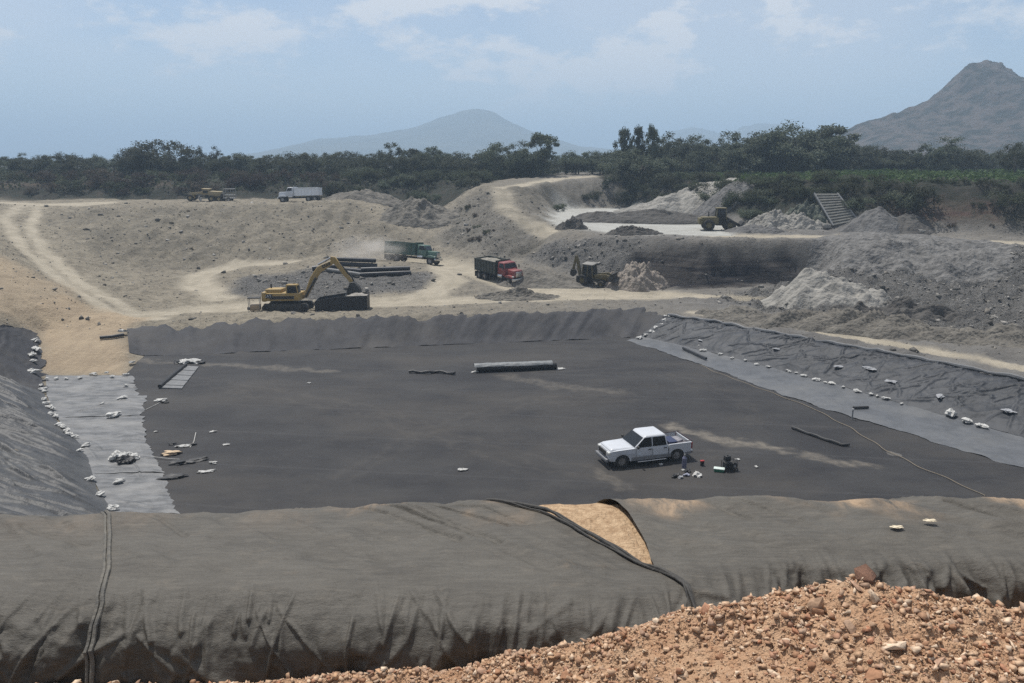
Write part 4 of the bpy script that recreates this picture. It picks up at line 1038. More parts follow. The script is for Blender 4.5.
    for ch in o.children:
        if ch.name.split('.')[0] in ('wheel',): ch.scale = (1, 1, 1 / zk)
    # what lies in the bed
    c, s_ = math.cos(h), math.sin(h)
    def inbed(name, lx, ly, lz, lab, cat, mb_, m_):
        q = mb_.build(name, m_); q.location = (o.location.x + c * lx - s_ * ly, o.location.y + s_ * lx + c * ly, o.location.z + lz * .88); q.rotation_euler.z = h
        tag(q, lab, cat, 'loads in the pickup bed'); return q
    inbed('tool_chest', -1.62, .35, .78, 'dark blue tool chest behind the pickup cab', 'chest', MB().box(0, 0, .26, .55, 1.0, .52).box(0, 0, .545, .58, 1.03, .05).bevel(.02), mat('chest_blue', (.03, .04, .09), None, 4, .5))
    inbed('white_sack', -1.58, -.5, .78, 'white bundle showing over the pickup bed beside the chest', 'bundle', MB().box(0, 0, .28, .45, .5, .56).bevel(.12, 3), m_white)
    inbed('liner_bundle', -2.22, .1, .78, 'grey folded liner bundle lying in the pickup bed', 'bundle', MB().box(0, 0, .2, .75, 1.2, .40).box(.05, .1, .44, .5, .7, .1, (0, .1, .3)).bevel(.06, 2), mat('bundle_grey', (.26, .25, .26), (.12, .12, .14), 4, .7))
    mb = MB()
    for yy in (-.86, .86): mb.tube([(-.55, yy, .52), (.55, yy, .50)], .025)
    for xx in (-.55, .55): mb.tube([(xx, -.86, .50), (xx, .86, .50)], .025)
    inbed('bed_rack', -2.3, 0, .80, 'dark tube rack round the tail of the pickup bed', 'rack', mb, mat('rack_dark', (.05, .03, .04), None, 3, .5))
    return o
pickup()

def dump_truck(px, py, heading, label, cab_m, box_m, Lb=4.6, Hb=1.5, load=None, Y=None, hoodL=1.5, box_rib=True):
    o = place(px, py, heading, label, 'dump_truck', 'dump truck', 'dump trucks working in the quarry', Y)
    x0 = -Lb / 2 - .9; x1 = x0 + Lb; cabx = x1 + .15; nose = cabx + 1.45 + hoodL; r = .52
    MB().box((x0 + nose) / 2, 0, .82, nose - x0 - .3, .9, .26).build('chassis', m_blk, o)
    # tipper box: floor, walls, ribs and a headboard canopy
    mb = MB(); z0, z1 = 1.12, 1.12 + Hb
    mb.box((x0 + x1) / 2, 0, z0 + .05, Lb, 2.36, .10)
    for s in (1, -1): mb.box((x0 + x1) / 2, s * 1.21, (z0 + z1) / 2, Lb, .07, Hb)
    mb.box(x1 - .04, 0, (z0 + z1) / 2 + .1, .08, 2.34, Hb + .2)
    bx = mb.build('tipper_box', box_m, o)
    rb = MB()
    for k in range(8):
        xx = x0 + .06 + (Lb - .12) * k / 7
        for s in (1, -1): rb.box(xx, s * 1.275, (z0 + z1) / 2, .09, .06, Hb)
    for s in (1, -1): rb.box((x0 + x1) / 2, s * 1.28, z1 - .03, Lb + .02, .08, .12)
    rb.build('rib', box_m, bx)
    MB().box(x0 - .03, 0, (z0 + z1) / 2, .07, 2.44, Hb).build('tailgate', box_m, o)
    if load:
        xx, yy = np.meshgrid(np.linspace(x0 + .08, x1 - .1, 22), np.linspace(-1.15, 1.15, 12), indexing='ij')
        zz = z1 - .25 + .35 * (1 - ((xx - (x0 + x1) / 2) / (Lb / 2)) ** 2) * (1 - (yy / 1.25) ** 2) + .08 * fbm(xx * 2, yy * 2, 4)
        link('load', mesh_np('load', np.stack([xx, yy, zz], -1).reshape(-1, 3), grid_faces(22, 12)), load, o, True)
    # conventional cab
    cb = MB().box(cabx + .72, 0, 1.55, 1.44, 2.1, 1.0).bevel(.06, 2).build('cab', cab_m, o, True)
    MB().frustum(cabx, cabx + 1.44, 1.05, 2.04, cabx + .06, cabx + 1.10, .92, 2.72).bevel(.07, 2).build('cab_roof', cab_m, o, True)
    MB().frustum(cabx + 1.40, nose, .74, 1.08, cabx + 1.40, nose - .10, .66, 1.92).bevel(.10, 2).build('bonnet', cab_m, o, True)
    def pane(q):
        m_ = MB(); m_._faces(q, [(0, 1, 2, 3)]); g = m_.build('windscreen' if abs(q[0][1]) != abs(q[1][1]) or q[0][1] != q[1][1] else 'side_window', m_glass, o)
        s = g.modifiers.new('t', 'SOLIDIFY'); s.thickness = .02; s.offset = 0
    xf = lambda z: cabx + 1.44 - .34 * (z - 2.04) / .68 + .012
    pane([(xf(2.08), -.93, 2.08), (xf(2.08), .93, 2.08), (xf(2.58), .84, 2.58), (xf(2.58), -.84, 2.58)])
    for s in (1, -1):
        yf = lambda z: s * (1.05 - .13 * (z - 2.04) / .68 + .008)
        pane([(cabx + .30, yf(2.07), 2.07), (cabx + 1.32, yf(2.07), 2.07), (cabx + 1.06, yf(2.58), 2.58), (cabx + .34, yf(2.58), 2.58)])
        fn = MB(); fn.prism([(nose - 1.48 + .72 * (1 - math.cos(a)) , 1.0 + .34 * math.sin(a) * 1.0) for a in np.linspace(0, PI, 9)], s * .72, s * 1.14); fn.bevel(.03, 1).build('mudguard', cab_m, o, True)
        MB().box(nose - .16, s * .86, 1.16, .14, .26, .24).bevel(.03).build('headlight', m_lamp, o, True)
        MB().box(cabx + 1.42, s * 1.30, 2.15, .06, .16, .42).bevel(.02).build('door_mirror', m_blk, o)
        MB().cyl((cabx + .2, s * .95, 1.0), (cabx + 1.0, s * .95, 1.0), .27, n=14).build('fuel_tank', m_chr, o, True)
    MB().box(nose - .01, 0, 1.42, .06, 1.0, .66).bevel(.02).build('grille', m_chr, o, True)
    MB().box(nose + .06, 0, .78, .22, 2.3, .32).bevel(.04).build('bumper', m_chr, o, True)
    MB().cyl((cabx - .05, .9, 1.4), (cabx - .05, .9, 3.0), .06, n=8).build('exhaust_stack', m_chr, o, True)
    wheel(o, nose - .78, 1.0, r, .32); wheel(o, nose - .78, -1.0, r, .32)
    for xx in (x0 + .75, x0 + 1.95):
        for s in (1, -1): wheel(o, xx, s * .98, r, .55)
    for s in (1, -1): MB().box(x0 + .02, s * .95, .62, .03, .6, .7).build('mud_flap', m_blk, o)
    settle(o); return o
m_load = mat('load_gravel', (.15, .14, .12), (.26, .24, .20), 4, .95, .08, 8)
dump_truck(304, 203.5, R(178), 'white dump truck with ribbed box standing on the upper left bench', m_wht, paint('dull_white_box', (.62, .64, .67), .08), Lb=4.5, Hb=1.45, Y=151.0)
dump_truck(409, 266, R(-22), 'green dump truck driving past the black pipes with dust behind', m_grn2, m_grn, Lb=5.0, Hb=1.7, Y=115.5)
dump_truck(497, 281.5, R(-50), 'red cabbed dump truck with a dark box on the sandy track', m_red, m_dkb, Lb=4.3, Hb=1.55, Y=102.0, load=m_load)

def excavator():
    o = place(289, 311, R(2), 'yellow tracked excavator with its arm reaching over the black skip', 'excavator', 'excavator', Y=86.0)
    for s in (1, -1):
        pr = [(2.05 + .42 * math.cos(a), .45 + .44 * math.sin(a)) for a in np.linspace(-PI / 2, PI / 2, 9)] + [(-2.05 - .42 * math.cos(a), .45 + .44 * math.sin(a)) for a in np.linspace(PI / 2, -PI / 2, 9)]
        tr = MB().prism(pr, s * 1.35 - .32, s * 1.35 + .32).build('track', m_blk, o)
        sh = MB()
        for k in range(26):
            xx = -2.2 + 4.4 * k / 25
            sh.box(xx, s * 1.35, .90, .10, .66, .05); sh.box(xx, s * 1.35, .0, .10, .66, .05)
        sh.build('track_shoe', m_blk, tr)
        rl = MB()
        for k in range(6): rl.cyl((-1.75 + .7 * k, s * 1.0 - .02, .35), (-1.75 + .7 * k, s * 1.69, .35), .17, n=12)
        for xx in (-2.05, 2.05): rl.cyl((xx, s * 1.1, .45), (xx, s * 1.70, .45), .33, n=16)
        rl.box(0, s * 1.35, .36, 4.2, .5, .14)
        rl.build('roller_frame', m_tyre, tr)
    MB().box(0, 0, .72, 2.4, 2.1, .42).cyl((0, 0, .9), (0, 0, 1.2), .75, n=20).build('undercarriage', m_blk, o)
    ho = MB().box(-.35, 0, 1.62, 3.9, 2.7, .85).bevel(.07, 2).build('house', m_yel, o, True)
    MB().box(-1.35, .15, 2.24, 1.7, 2.2, .40).bevel(.06, 2).build('engine_cover', m_yel, ho, True)
    MB().box(-2.25, 0, 1.66, .55, 2.8, 1.05).bevel(.15, 3).build('counterweight', m_yel, o, True)
    MB().box(-.35, -1.36, 1.55, 2.6, .03, .34).build('side_stripe', m_blk, ho)
    MB().cyl((-1.9, .5, 2.4), (-1.9, .5, 2.9), .09, n=8).build('exhaust_stack', m_blk, ho, True)
    cb = MB().frustum(.05, 1.55, .60, 1.25, .10, 1.25, .52, 2.95).bevel(.06, 2).build('cab', m_yel, o, True)
    cb.location.y = -.72
    for s in (1, -1):
        g = MB(); g._faces([(.22, s * .585, 1.75), (1.34, s * .585, 1.75), (1.16, s * .545, 2.78), (.24, s * .545, 2.78)], [(0, 1, 2, 3)])
        q = g.build('side_window', m_glass, cb); q.modifiers.new('t', 'SOLIDIFY').thickness = .03
    g = MB(); g._faces([(1.49, -.5, 1.6), (1.49, .5, 1.6), (1.30, .47, 2.8), (1.30, -.47, 2.8)], [(0, 1, 2, 3)])
    g.build('windscreen', m_glass, cb).modifiers.new('t', 'SOLIDIFY').thickness = .03
    # arm: kneed boom, stick, bucket, rams; all in the machine's own XZ plane
    def plate(pts, hw): return MB().prism(pts, .25 - hw, .25 + hw)
    boom = plate([(1.15, 1.55), (1.75, 1.75), (2.45, 3.55), (3.30, 4.75), (5.05, 5.50), (5.22, 5.15), (3.62, 4.10), (2.95, 3.20), (2.05, 1.45), (1.4, 1.25)], .24).bevel(.04, 1).build('boom', m_yel, o, True)
    stick = plate([(4.75, 5.85), (5.25, 5.75), (7.05, 3.10), (6.78, 2.90), (5.05, 5.05), (4.7, 5.45)], .17).bevel(.03, 1).build('stick', m_yel, o, True)
    bk = MB(); pr = [(6.75, 3.0), (7.25, 3.05), (7.75, 2.45), (7.95, 1.75), (7.45, 1.35), (6.75, 1.45), (6.35, 1.95), (6.55, 2.35)]
    bk.prism(pr, -.35, .85)
    bk = bk.bevel(.04, 1).build('bucket', m_blk, o, True)
    tt = MB()
    for k in range(5): tt.frustum(-.12, .12, .06, 0, -.03, .03, .03, .28); 
    tt.bm.free(); tt = MB()
    for k in range(5): tt.cyl((6.48 - .0, -.25 + .25 * k, 1.9), (6.22, -.25 + .25 * k, 1.62), .06, .025, n=6)
    tt.build('tooth', m_gry, bk)
    MB().cyl((1.9, -.12, 1.45), (3.1, -.12, 3.55), .12, n=10).cyl((1.9, .62, 1.45), (3.1, .62, 3.55), .12, n=10).build('boom_ram', m_blk, o, True)
    MB().cyl((3.35, .25, 4.95), (4.85, .25, 5.72), .11, n=10).build('stick_ram', m_chr, o, True)
    MB().cyl((5.35, .25, 5.40), (6.95, .25, 3.55), .10, n=10).cyl((6.95, .25, 3.55), (7.2, .25, 2.95), .08, n=8).build('bucket_ram', m_blk, o, True)
    # lettering on the counterweight and the boom
    def text(s, loc, rot, size, m_, par):
        cu = bpy.data.curves.new('lettering', 'FONT'); cu.body = s; cu.size = size; cu.extrude = .006; cu.align_x = 'CENTER'; cu.align_y = 'CENTER'
        tmp = bpy.data.objects.new('lettering', cu); me = bpy.data.meshes.new_from_object(tmp); bpy.data.objects.remove(tmp); bpy.data.curves.remove(cu)
        t = link('lettering', me, m_, par); t.location = loc; t.rotation_euler = rot
    pl = MB().box(-1.85, -1.372, 1.72, 1.0, .02, .42).build('logo_plate', m_blk, o)
    text('CAT', (-1.85, -1.392, 1.72), (PI / 2, 0, 0), .42, m_wht, pl)
    pl = MB().box(4.25, .0, 4.92, .95, .02, .36, (0, -.42, 0)).build('logo_plate', m_blk, o)
    text('CAT', (4.25, -.014, 4.92), (PI / 2, -.42, 0), .36, m_yel, pl)
    settle(o, 2, 1.3); return o
excavator()
def skip():
    p = at(342, 310, 85.6); o = empty('steel_skip', (p[0] + .1, p[1], Hs(p[0], p[1]) - .05), R(3), 'black ribbed steel skip standing under the excavator bucket', 'skip')
    L_, Hh = 5.5, 1.75
    mb = MB(); mb.box(0, 0, .1, L_, 2.3, .12)
    for s in (1, -1): mb.prism([(-L_ / 2, .05), (L_ / 2, .05), (L_ / 2 + .05, Hh + .1), (0.2, Hh + .05), (-L_ / 2 + .3, Hh - .35), (-L_ / 2 - .05, Hh - .5)], s * 1.15 - .04, s * 1.15 + .04)
    mb.box(L_ / 2, 0, Hh / 2, .08, 2.3, Hh); mb.box(-L_ / 2, 0, Hh / 2 - .25, .08, 2.3, Hh - .5)
    b = mb.build('shell', m_black, o)
    r = MB()
    for k in range(9):
        xx = -L_ / 2 + .15 + (L_ - .3) * k / 8; hh = (Hh - .35 if xx < .2 else Hh) - .05
        for s in (1, -1): r.box(xx, s * 1.22, hh / 2 + .05, .10, .07, hh)
    r.build('rib', m_black, b)
    xx, yy = np.meshgrid(np.linspace(.3, L_ / 2 - .08, 18), np.linspace(-1.1, 1.1, 12), indexing='ij')
    zz = Hh - .15 + .40 * np.exp(-((xx - 1.6) / .9) ** 2) * (1 - (yy / 1.3) ** 2) + .08 * fbm(xx * 3, yy * 3, 8)
    link('load', mesh_np('load', np.stack([xx, yy, zz], -1).reshape(-1, 3), grid_faces(18, 12)), mat('pale_load', (.30, .28, .25), (.18, .17, .15), 4, .95, .06, 9), o, True)
skip()
def pump():
    p = at(255, 312.5, 84.6); o = empty('water_pump', (p[0], p[1], Hs(p[0], p[1]) - .03), R(8), 'small beige pump under a dark canopy beside the excavator tracks', 'pump')
    MB().box(.1, 0, .45, 1.0, .8, .62).bevel(.06).build('housing', mat('beige_paint', (.36, .27, .17), (.28, .21, .14), 4, .6), o, True)
    fr = MB()
    for xx in (-.55, .6):
        for yy in (-.4, .4): fr.tube([(xx, yy, 0), (xx, yy, 1.45)], .03)
    fr.build('frame', m_gry, o); MB().box(.02, 0, 1.5, 1.3, .95, .10).bevel(.03).build('canopy', m_blk, o)
    MB().cyl((-.75, 0, .35), (-.4, 0, .35), .18, n=12).build('motor', m_blk, o, True)
pump()

def loader():
    m_yel2 = paint('loader_yellow', (.085, .070, .026), .2, .6)
    o = place(719, 229, R(-6), 'yellow wheel loader with its bucket lowered on the pale bench', 'wheel_loader', 'wheel loader', Y=115)
    MB().box(-1.4, 0, 1.45, 2.4, 1.9, 1.0).bevel(.12, 2).build('engine_cover', m_yel2, o, True)
    MB().box(-2.7, 0, 1.35, .5, 2.2, .9).bevel(.1, 2).build('counterweight', m_yel2, o, True)
    MB().box(.5, 0, 1.1, 2.2, 1.2, .7).bevel(.06).build('front_frame', m_blk, o, True)
    cb = MB().frustum(-.55, .85, .80, 1.5, -.45, .70, .74, 3.10).bevel(.05).build('cab', m_glass, o, True)
    fr = MB()
    for xx, tx in ((-.55, -.46), (.85, .70)):
        for s in (1, -1): fr.tube([(xx, s * .81, 1.5), (tx, s * .75, 3.1)], .06)
    fr.build('cab_frame', m_yel2, cb); MB().box(.12, 0, 3.18, 1.5, 1.75, .14).bevel(.05).build('cab_roof', m_yel2, o, True)
    arm = MB()
    for s in (1, -1): arm.prism([(.6, 1.75), (.9, 2.0), (2.6, 1.05), (3.0, .55), (2.75, .45), (2.3, .85)], s * .55 - .1, s * .55 + .1)
    arm.build('lift_arm', m_blk, o)
    MB().prism([(2.85, .1), (3.75, .04), (3.80, .12), (3.15, .35), (3.05, .85), (3.25, 1.35), (3.1, 1.38), (2.8, .95)], -1.35, 1.35).build('bucket', m_blk, o)
    for xx in (-1.6, 1.35):
        for s in (1, -1): wheel(o, xx, s * 1.05, .82, .55, .5, m_yel2)
    MB().cyl((-1.5, .4, 1.9), (-1.5, .4, 2.6), .08, n=8).build('exhaust_stack', m_blk, o, True)
    settle(o)
loader()
def backhoe():
    o = place(592, 286, R(-28), 'dark backhoe loader with rear arm folded and front bucket raised', 'backhoe_loader', 'backhoe loader', Y=99.5)
    m_d = paint('muddy_yellow', (.10, .08, .032), .25, .6)
    MB().box(1.1, 0, 1.15, 1.9, .85, .62).bevel(.08).build('bonnet', m_d, o, True); MB().box(0, 0, .8, 3.8, .9, .4).build('chassis', m_blk, o)
    cb = MB().frustum(-1.15, .35, .80, 1.1, -1.0, .15, .72, 2.62).bevel(.05).build('cab', m_glass, o, True)
    fr = MB()
    for xx, tx in ((-1.15, -1.0), (.35, .15), (-.4, -.4)):
        for s in (1, -1): fr.tube([(xx, s * .81, 1.1), (tx, s * .73, 2.62)], .055)
    fr.build('cab_frame', m_d, cb); MB().box(-.42, 0, 2.70, 1.5, 1.65, .14).bevel(.05).build('cab_roof', mat('roof_pale', (.22, .21, .19), None, 4, .6), o, True)
    arm = MB()
    for s in (1, -1): arm.prism([(.35, 1.25), (.5, 1.5), (1.9, 1.75), (2.75, 1.45), (2.7, 1.2), (1.85, 1.45)], s * .52 - .07, s * .52 + .07)
    arm.build('lift_arm', m_d, o)
    MB().prism([(2.65, .95), (3.45, .95), (3.5, 1.05), (2.95, 1.2), (2.88, 1.6), (3.05, 1.95), (2.9, 1.98), (2.6, 1.6)], -1.1, 1.1).build('bucket', m_blk, o)
    MB().prism([(-1.8, .9), (-1.5, 1.0), (-1.75, 2.4), (-2.1, 3.55), (-2.35, 3.55), (-2.1, 2.3)], -.12, .12).build('rear_boom', m_d, o)
    MB().prism([(-2.15, 3.6), (-2.4, 3.5), (-2.75, 1.75), (-2.5, 1.6)], -.10, .10).build('rear_stick', m_d, o)
    MB().prism([(-2.8, 1.8), (-2.4, 1.7), (-2.2, 1.25), (-2.5, .85), (-2.95, 1.1)], -.32, .32).build('rear_bucket', m_blk, o)
    for s in (1, -1):
        wheel(o, -.95, s * .95, .72, .46, .5, m_d); wheel(o, 1.55, s * .9, .45, .34, .5, m_d)
        MB().prism([(-1.75, .2), (-1.6, .2), (-1.6, 1.2), (-1.75, 1.2)], s * .95 - .08, s * .95 + .08).build('stabiliser', m_blk, o)
    settle(o, 1.5)
backhoe()
def grader():
    o = place(207, 200.5, R(180), 'dull yellow motor grader parked along the upper bench', 'motor_grader', 'grader', Y=152)
    MB().prism([(2.9, .9), (3.2, 1.15), (3.1, 1.45), (1.0, 1.75), (-.6, 1.75), (-.6, 1.4), (1.2, 1.35), (2.4, 1.0)], -.28, .28).build('main_frame', m_yel2, o)
    MB().box(-1.75, 0, 1.5, 2.3, 1.5, .95).bevel(.1, 2).build('engine_cover', m_yel2, o, True)
    MB().box(-3.0, 0, 1.3, .3, 1.7, .7).bevel(.06).build('ripper_beam', m_blk, o)
    cb = MB().frustum(-.7, .7, .72, 1.3, -.6, .55, .66, 2.25).bevel(.05).build('cab', m_yel2, o, True)
    for s in (1, -1): MB().box(0, s * .72, 1.8, .9, .04, .5).build('side_window', m_glass, cb)
    MB().box(0, 0, 2.32, 1.5, 1.6, .10).build('cab_roof', m_yel2, o)
    MB().box(1.3, 0, .5, .12, 3.4, .62, (0, -.2, .5)).build('blade', m_gry, o)
    MB().cyl((1.2, 0, 1.0), (1.2, 0, 1.1), .7, n=18).build('turning_circle', m_blk, o)
    for xx in (2.75, -1.2, -2.6):
        for s in (1, -1): wheel(o, xx, s * .95, .62, .4, .5, m_yel2)
    settle(o)
    p = at(230, 200.8, 151.4); q = empty('steel_cage', (p[0], p[1], Hs(p[0], p[1])), R(4), 'grey steel frame trailer standing behind the motor grader', 'trailer')
    mb = MB()
    for xx in (-.9, 0, .9):
        for yy in (-.8, .8): mb.tube([(xx, yy, .6), (xx, yy, 2.3)], .05)
    for zz in (1.2, 2.3):
        for yy in (-.8, .8): mb.tube([(-.9, yy, zz), (.9, yy, zz)], .05)
        for xx in (-.9, .9): mb.tube([(xx, -.8, zz), (xx, .8, zz)], .05)
    mb.build('frame', m_gry, q); MB().box(0, 0, .62, 2.1, 1.7, .14).build('deck', m_gry, q)
    for s in (1, -1): wheel(q, 0, s * .95, .4, .25)
    MB().tube([(-1.05, 0, .6), (-2.0, 0, .45)], .05).build('drawbar', m_gry, q)
grader()

# ------------------------------------------------------------------ pipes, rolls and other gear
m_pipe = mat('black_pipe', (.022, .023, .026), (.060, .060, .062), 2, .45, lo=.5, hi=.8)
m_pipe_g = mat('dusty_pipe', (.10, .105, .11), (.17, .165, .155), 3, .6)
def pipe(px0, py0, px1, py1, Y0, Y1, r, lift, label, m_=None):
    a, b = Vector(at(px0, py0, Y0)), Vector(at(px1, py1, Y1))
    a.z = Hs(a.x, a.y) + r + lift; b.z = Hs(b.x, b.y) + r + lift
    d = b - a; L_ = d.length; n = 20; pr = []
    mb = MB(); mid = (a + b) / 2
    mb.ring((0, 0, 0), (1, 0, 0), r, L_, r * .86, 20)
    o = mb.build('pipe', m_ or m_pipe, None, True); o.location = mid; o.rotation_euler = d.to_track_quat('X', 'Z').to_euler()
    tag(o, label, 'pipe', 'big black pipes stacked behind the excavator')
pipe(312, 264, 337, 263.5, 102.5, 103, .36, .15, 'short wide pipe at the left end of the pipe stack')
pipe(336, 262, 377, 260.5, 105.5, 106, .30, .0, 'lower pipe of the rear pair in the pipe stack')
pipe(337, 262, 376, 260.5, 105.6, 106.1, .29, .62, 'upper pipe of the rear pair in the pipe stack')
pipe(327, 266, 361, 270, 102.4, 100.4, .26, .0, 'dusty grey pipe lying askew at the front of the pipe stack', m_pipe_g)
pipe(331, 265, 364, 268.5, 103.4, 101.4, .26, .02, 'second askew pipe just behind the dusty grey one')
pipe(361, 271, 411, 270, 100.4, 100.8, .28, .0, 'front lower pipe of the right hand pipe pile')
pipe(361, 270, 410, 269, 101.0, 101.4, .28, .0, 'rear lower pipe of the right hand pipe pile')
pipe(361, 270, 410, 269, 100.7, 101.1, .28, .50, 'topmost pipe of the right hand pipe pile')

def roll(px0, py0, px1, py1, r, label):
    a, b = Vector(hit(px0, py0)), Vector(hit(px1, py1)); mid = (a + b) / 2; d = b - a; L_ = d.length
    h = math.atan2(d.y, d.x); o = empty('liner_roll', (mid.x, mid.y, Hs(mid.x, mid.y) + .06), h, label, 'liner roll')
    mb = MB(); n = 40; pts = []
    prof = [(math.cos(t) * r * (1 + .16 * t / 6.28 * .5), r + math.sin(t) * r) for t in np.linspace(0, 2 * PI * .999, 22)]
    prof = [(1.2 * r * math.cos(t), r * .95 * (1 + math.sin(t))) for t in np.linspace(0, 2 * PI, 24, endpoint=False)]
    mb.prism([(y, z) for y, z in prof], -L_ / 2, L_ / 2)
    q = mb.build('roll', m_black, o, True); q.rotation_euler.z = PI / 2
    # the outer wrap, paler on its upper face
    nu, nv = 60, 14
    U, T = np.meshgrid(np.linspace(-L_ / 2 - .25, L_ / 2 - .35, nu), np.linspace(.32, 2.7, nv), indexing='ij')
    Yv = 1.2 * (r + .03) * np.cos(T); Zv = r * .95 + (r * .95 + .04) * np.sin(T) + .03 * fbm(U * 1.2, T * 3, 3)
    w = link('outer_wrap', mesh_np('outer_wrap', np.stack([U, Yv, Zv], -1).reshape(-1, 3), grid_faces(nu, nv)), mat('wrap_grey', (.13, .14, .145), (.20, .205, .205), 3, .5, .02, 6), o, True)
    return o
roll(477, 372.5, 556, 369.5, .36, 'thick black liner roll with a pale wrap lying on the far floor')
def tubelike(name, px, r, m_, label, cat, group=None, lift=.05, wob=.0, jit=0.0, hts=None):
    w = [Vector(hit(x, y)) for x, y in px]; pts = []
    for i in range(len(w) - 1):
        n = max(2, int((w[i + 1] - w[i]).length / .35))
        for k in range(n):
            q = w[i].lerp(w[i + 1], k / n); pts.append((q.x + wob * math.sin(len(pts) * .8), q.y + wob * math.cos(len(pts) * .5), 0))
    pts.append(tuple(w[-1]))
    base = pts[0]
    pts = [(x - base[0], y - base[1], Hs(x, y) + lift + r + jit * (.5 + .5 * math.sin(i * 1.7))) for i, (x, y, z) in enumerate(pts)]
    z0 = pts[0][2]; pts = [(x, y, z - z0) for x, y, z in pts]
    o = MB().tube(pts, r, 8).build(name, m_, None, True); o.location = (base[0], base[1], z0)
    return tag(o, label, cat, group)
tubelike('liner_offcut', [(409, 374), (430, 374.6), (436, 373.8), (455, 376)], .12, m_black, 'thin crumpled black liner offcut lying left of the pale wrapped roll', 'offcut', lift=.03, jit=.12)
m_rope = mat('tan_rope', (.22, .18, .13), (.15, .13, .10), 8, .8)
tubelike('rope', [(700, 366), (716, 373), (750, 386), (786, 399), (812, 409), (835, 421), (850, 429), (865, 438), (887, 452), (917, 467), (950, 481), (985, 497)], .024, m_rope, 'long tan rope curving across the pit floor on the right', 'rope', wob=.08)
tubelike('liner_offcut', [(792, 430), (812, 437), (826, 442), (842, 447), (849, 447)], .10, m_black, 'black twisted liner offcut right of the generator', 'offcut', lift=.03, jit=.06)
tubelike('black_pipe', [(683, 351), (706, 362)], .13, m_pipe, 'single black pipe lying on the pale apron strip', 'pipe', lift=.18)
tubelike('rope', [(112, 464), (135, 462), (155, 459.5), (168, 461), (180, 462)], .022, mat('pale_cord', (.45, .44, .41), None, 6, .8), 'pale cord trailing from the sack heap on to the floor', 'rope', lift=.13)
tubelike('rope', [(146, 411), (153, 407.5), (160, 404)], .022, MATS['pale_cord'], 'short pale cord by the little black and white sack', 'rope', lift=.08)
tubelike('rope', [(190, 449), (194, 443), (196, 434)], .025, MATS['pale_cord'], 'pale cord sticking up beside black scraps on the left floor', 'rope', lift=.06)

def crumple(px, py, s, m_, name, label, cat, group=None, flat=.5, stretch=1.0, rot=None, lift=.10, seed=None):
    seed = seed if seed is not None else int(px * 7 + py * 13)
    bm = bmesh.new(); bmesh.ops.create_icosphere(bm, subdivisions=3, radius=.5)
    for v in bm.verts:
        c = v.co; k = 1 + .55 * float(fbm(c.x * 3.0 + seed, c.y * 3.0 + c.z * 2, seed % 97, 2)) + .30 * float(tri(c.x * 5 + seed, c.y * 5 - c.z * 4, seed % 89))
        v.co = Vector((c.x * k * stretch, c.y * k * (1 - .25 * abs(c.x)), max(-.28, c.z * k * 1.0 + .10 * float(vnoise(c.x * 6 + seed, c.y * 6, seed % 31))) * flat))
    me = bpy.data.meshes.new(name); bm.to_mesh(me); bm.free()
    o = link(name, me, m_)
    p = hit(px, py); o.location = (p[0], p[1], p[2] + s * flat * .26 + lift); o.scale = (s, s, s)
    o.rotation_euler.z = rot if rot is not None else (seed * 1.3) % 3.1
    return tag(o, label, cat, group)
# sandbags along the right slope foot
rb = [(703, 352.5, .75), (700, 348, .5), (720, 356, .6), (732, 360, .55), (745, 362, .5), (757, 366.5, .6), (769, 369, .6), (787, 372.5, .45), (790, 373.5, .5), (796, 375, .5), (804, 378, .55), (816, 382, .75), (825, 384.5, .5), (832, 386, .65), (843, 389, .5), (857, 393.5, .75), (871, 396.5, .55), (886, 401, .7), (901, 406, .5), (877, 398, .4)]
for x, y, s in rb:
    crumple(x, y, s * .50, m_white, 'sandbag', 'small white sandbag in the row along the foot of the right slope liner', 'sandbag', 'white sandbags along the right slope foot', .5, 1.5, lift=.16)
crumple(950, 418, .68, m_white, 'sandbag', 'largest round white sandbag on the right slope, alone near the frame side', 'sandbag', 'white sandbags along the right slope foot', .8, 1.1, lift=.2)
crumple(967, 424.5, .5, m_white, 'sandbag', 'ragged white sandbag between the large round one and the flat one', 'sandbag', 'white sandbags along the right slope foot', .6, 1.3, lift=.18)
crumple(979, 428.5, .55, m_white, 'sandbag', 'flat white sandbag at the right end of the sandbag row', 'sandbag', 'white sandbags along the right slope foot', .45, 1.4, lift=.18)
for x, y, s in ((837, 372, .5), (891, 388, .55), (940, 403, .6), (1008, 418, .7), (776, 354, .45), (700, 345, .4), (870, 374, .6)):
    crumple(x, y, s * .8, mat('grey_sack', (.30, .31, .32), (.2, .2, .21), 6, .8), 'sandbag', 'dusty grey sack lying part way up the wrinkled right slope', 'sandbag', 'grey sacks on the right slope', .35, 1.8, lift=.42)
for k, (x, y) in enumerate(((667, 318.5), (664, 322), (661, 326), (657, 330), (652, 334), (646, 337), (640, 340))):
    crumple(x, y, .5, m_white, 'sandbag', 'white sandbag in the short row up the far right pit corner', 'sandbag', 'white sandbags up the far right corner', .5, 1.3, lift=.16)
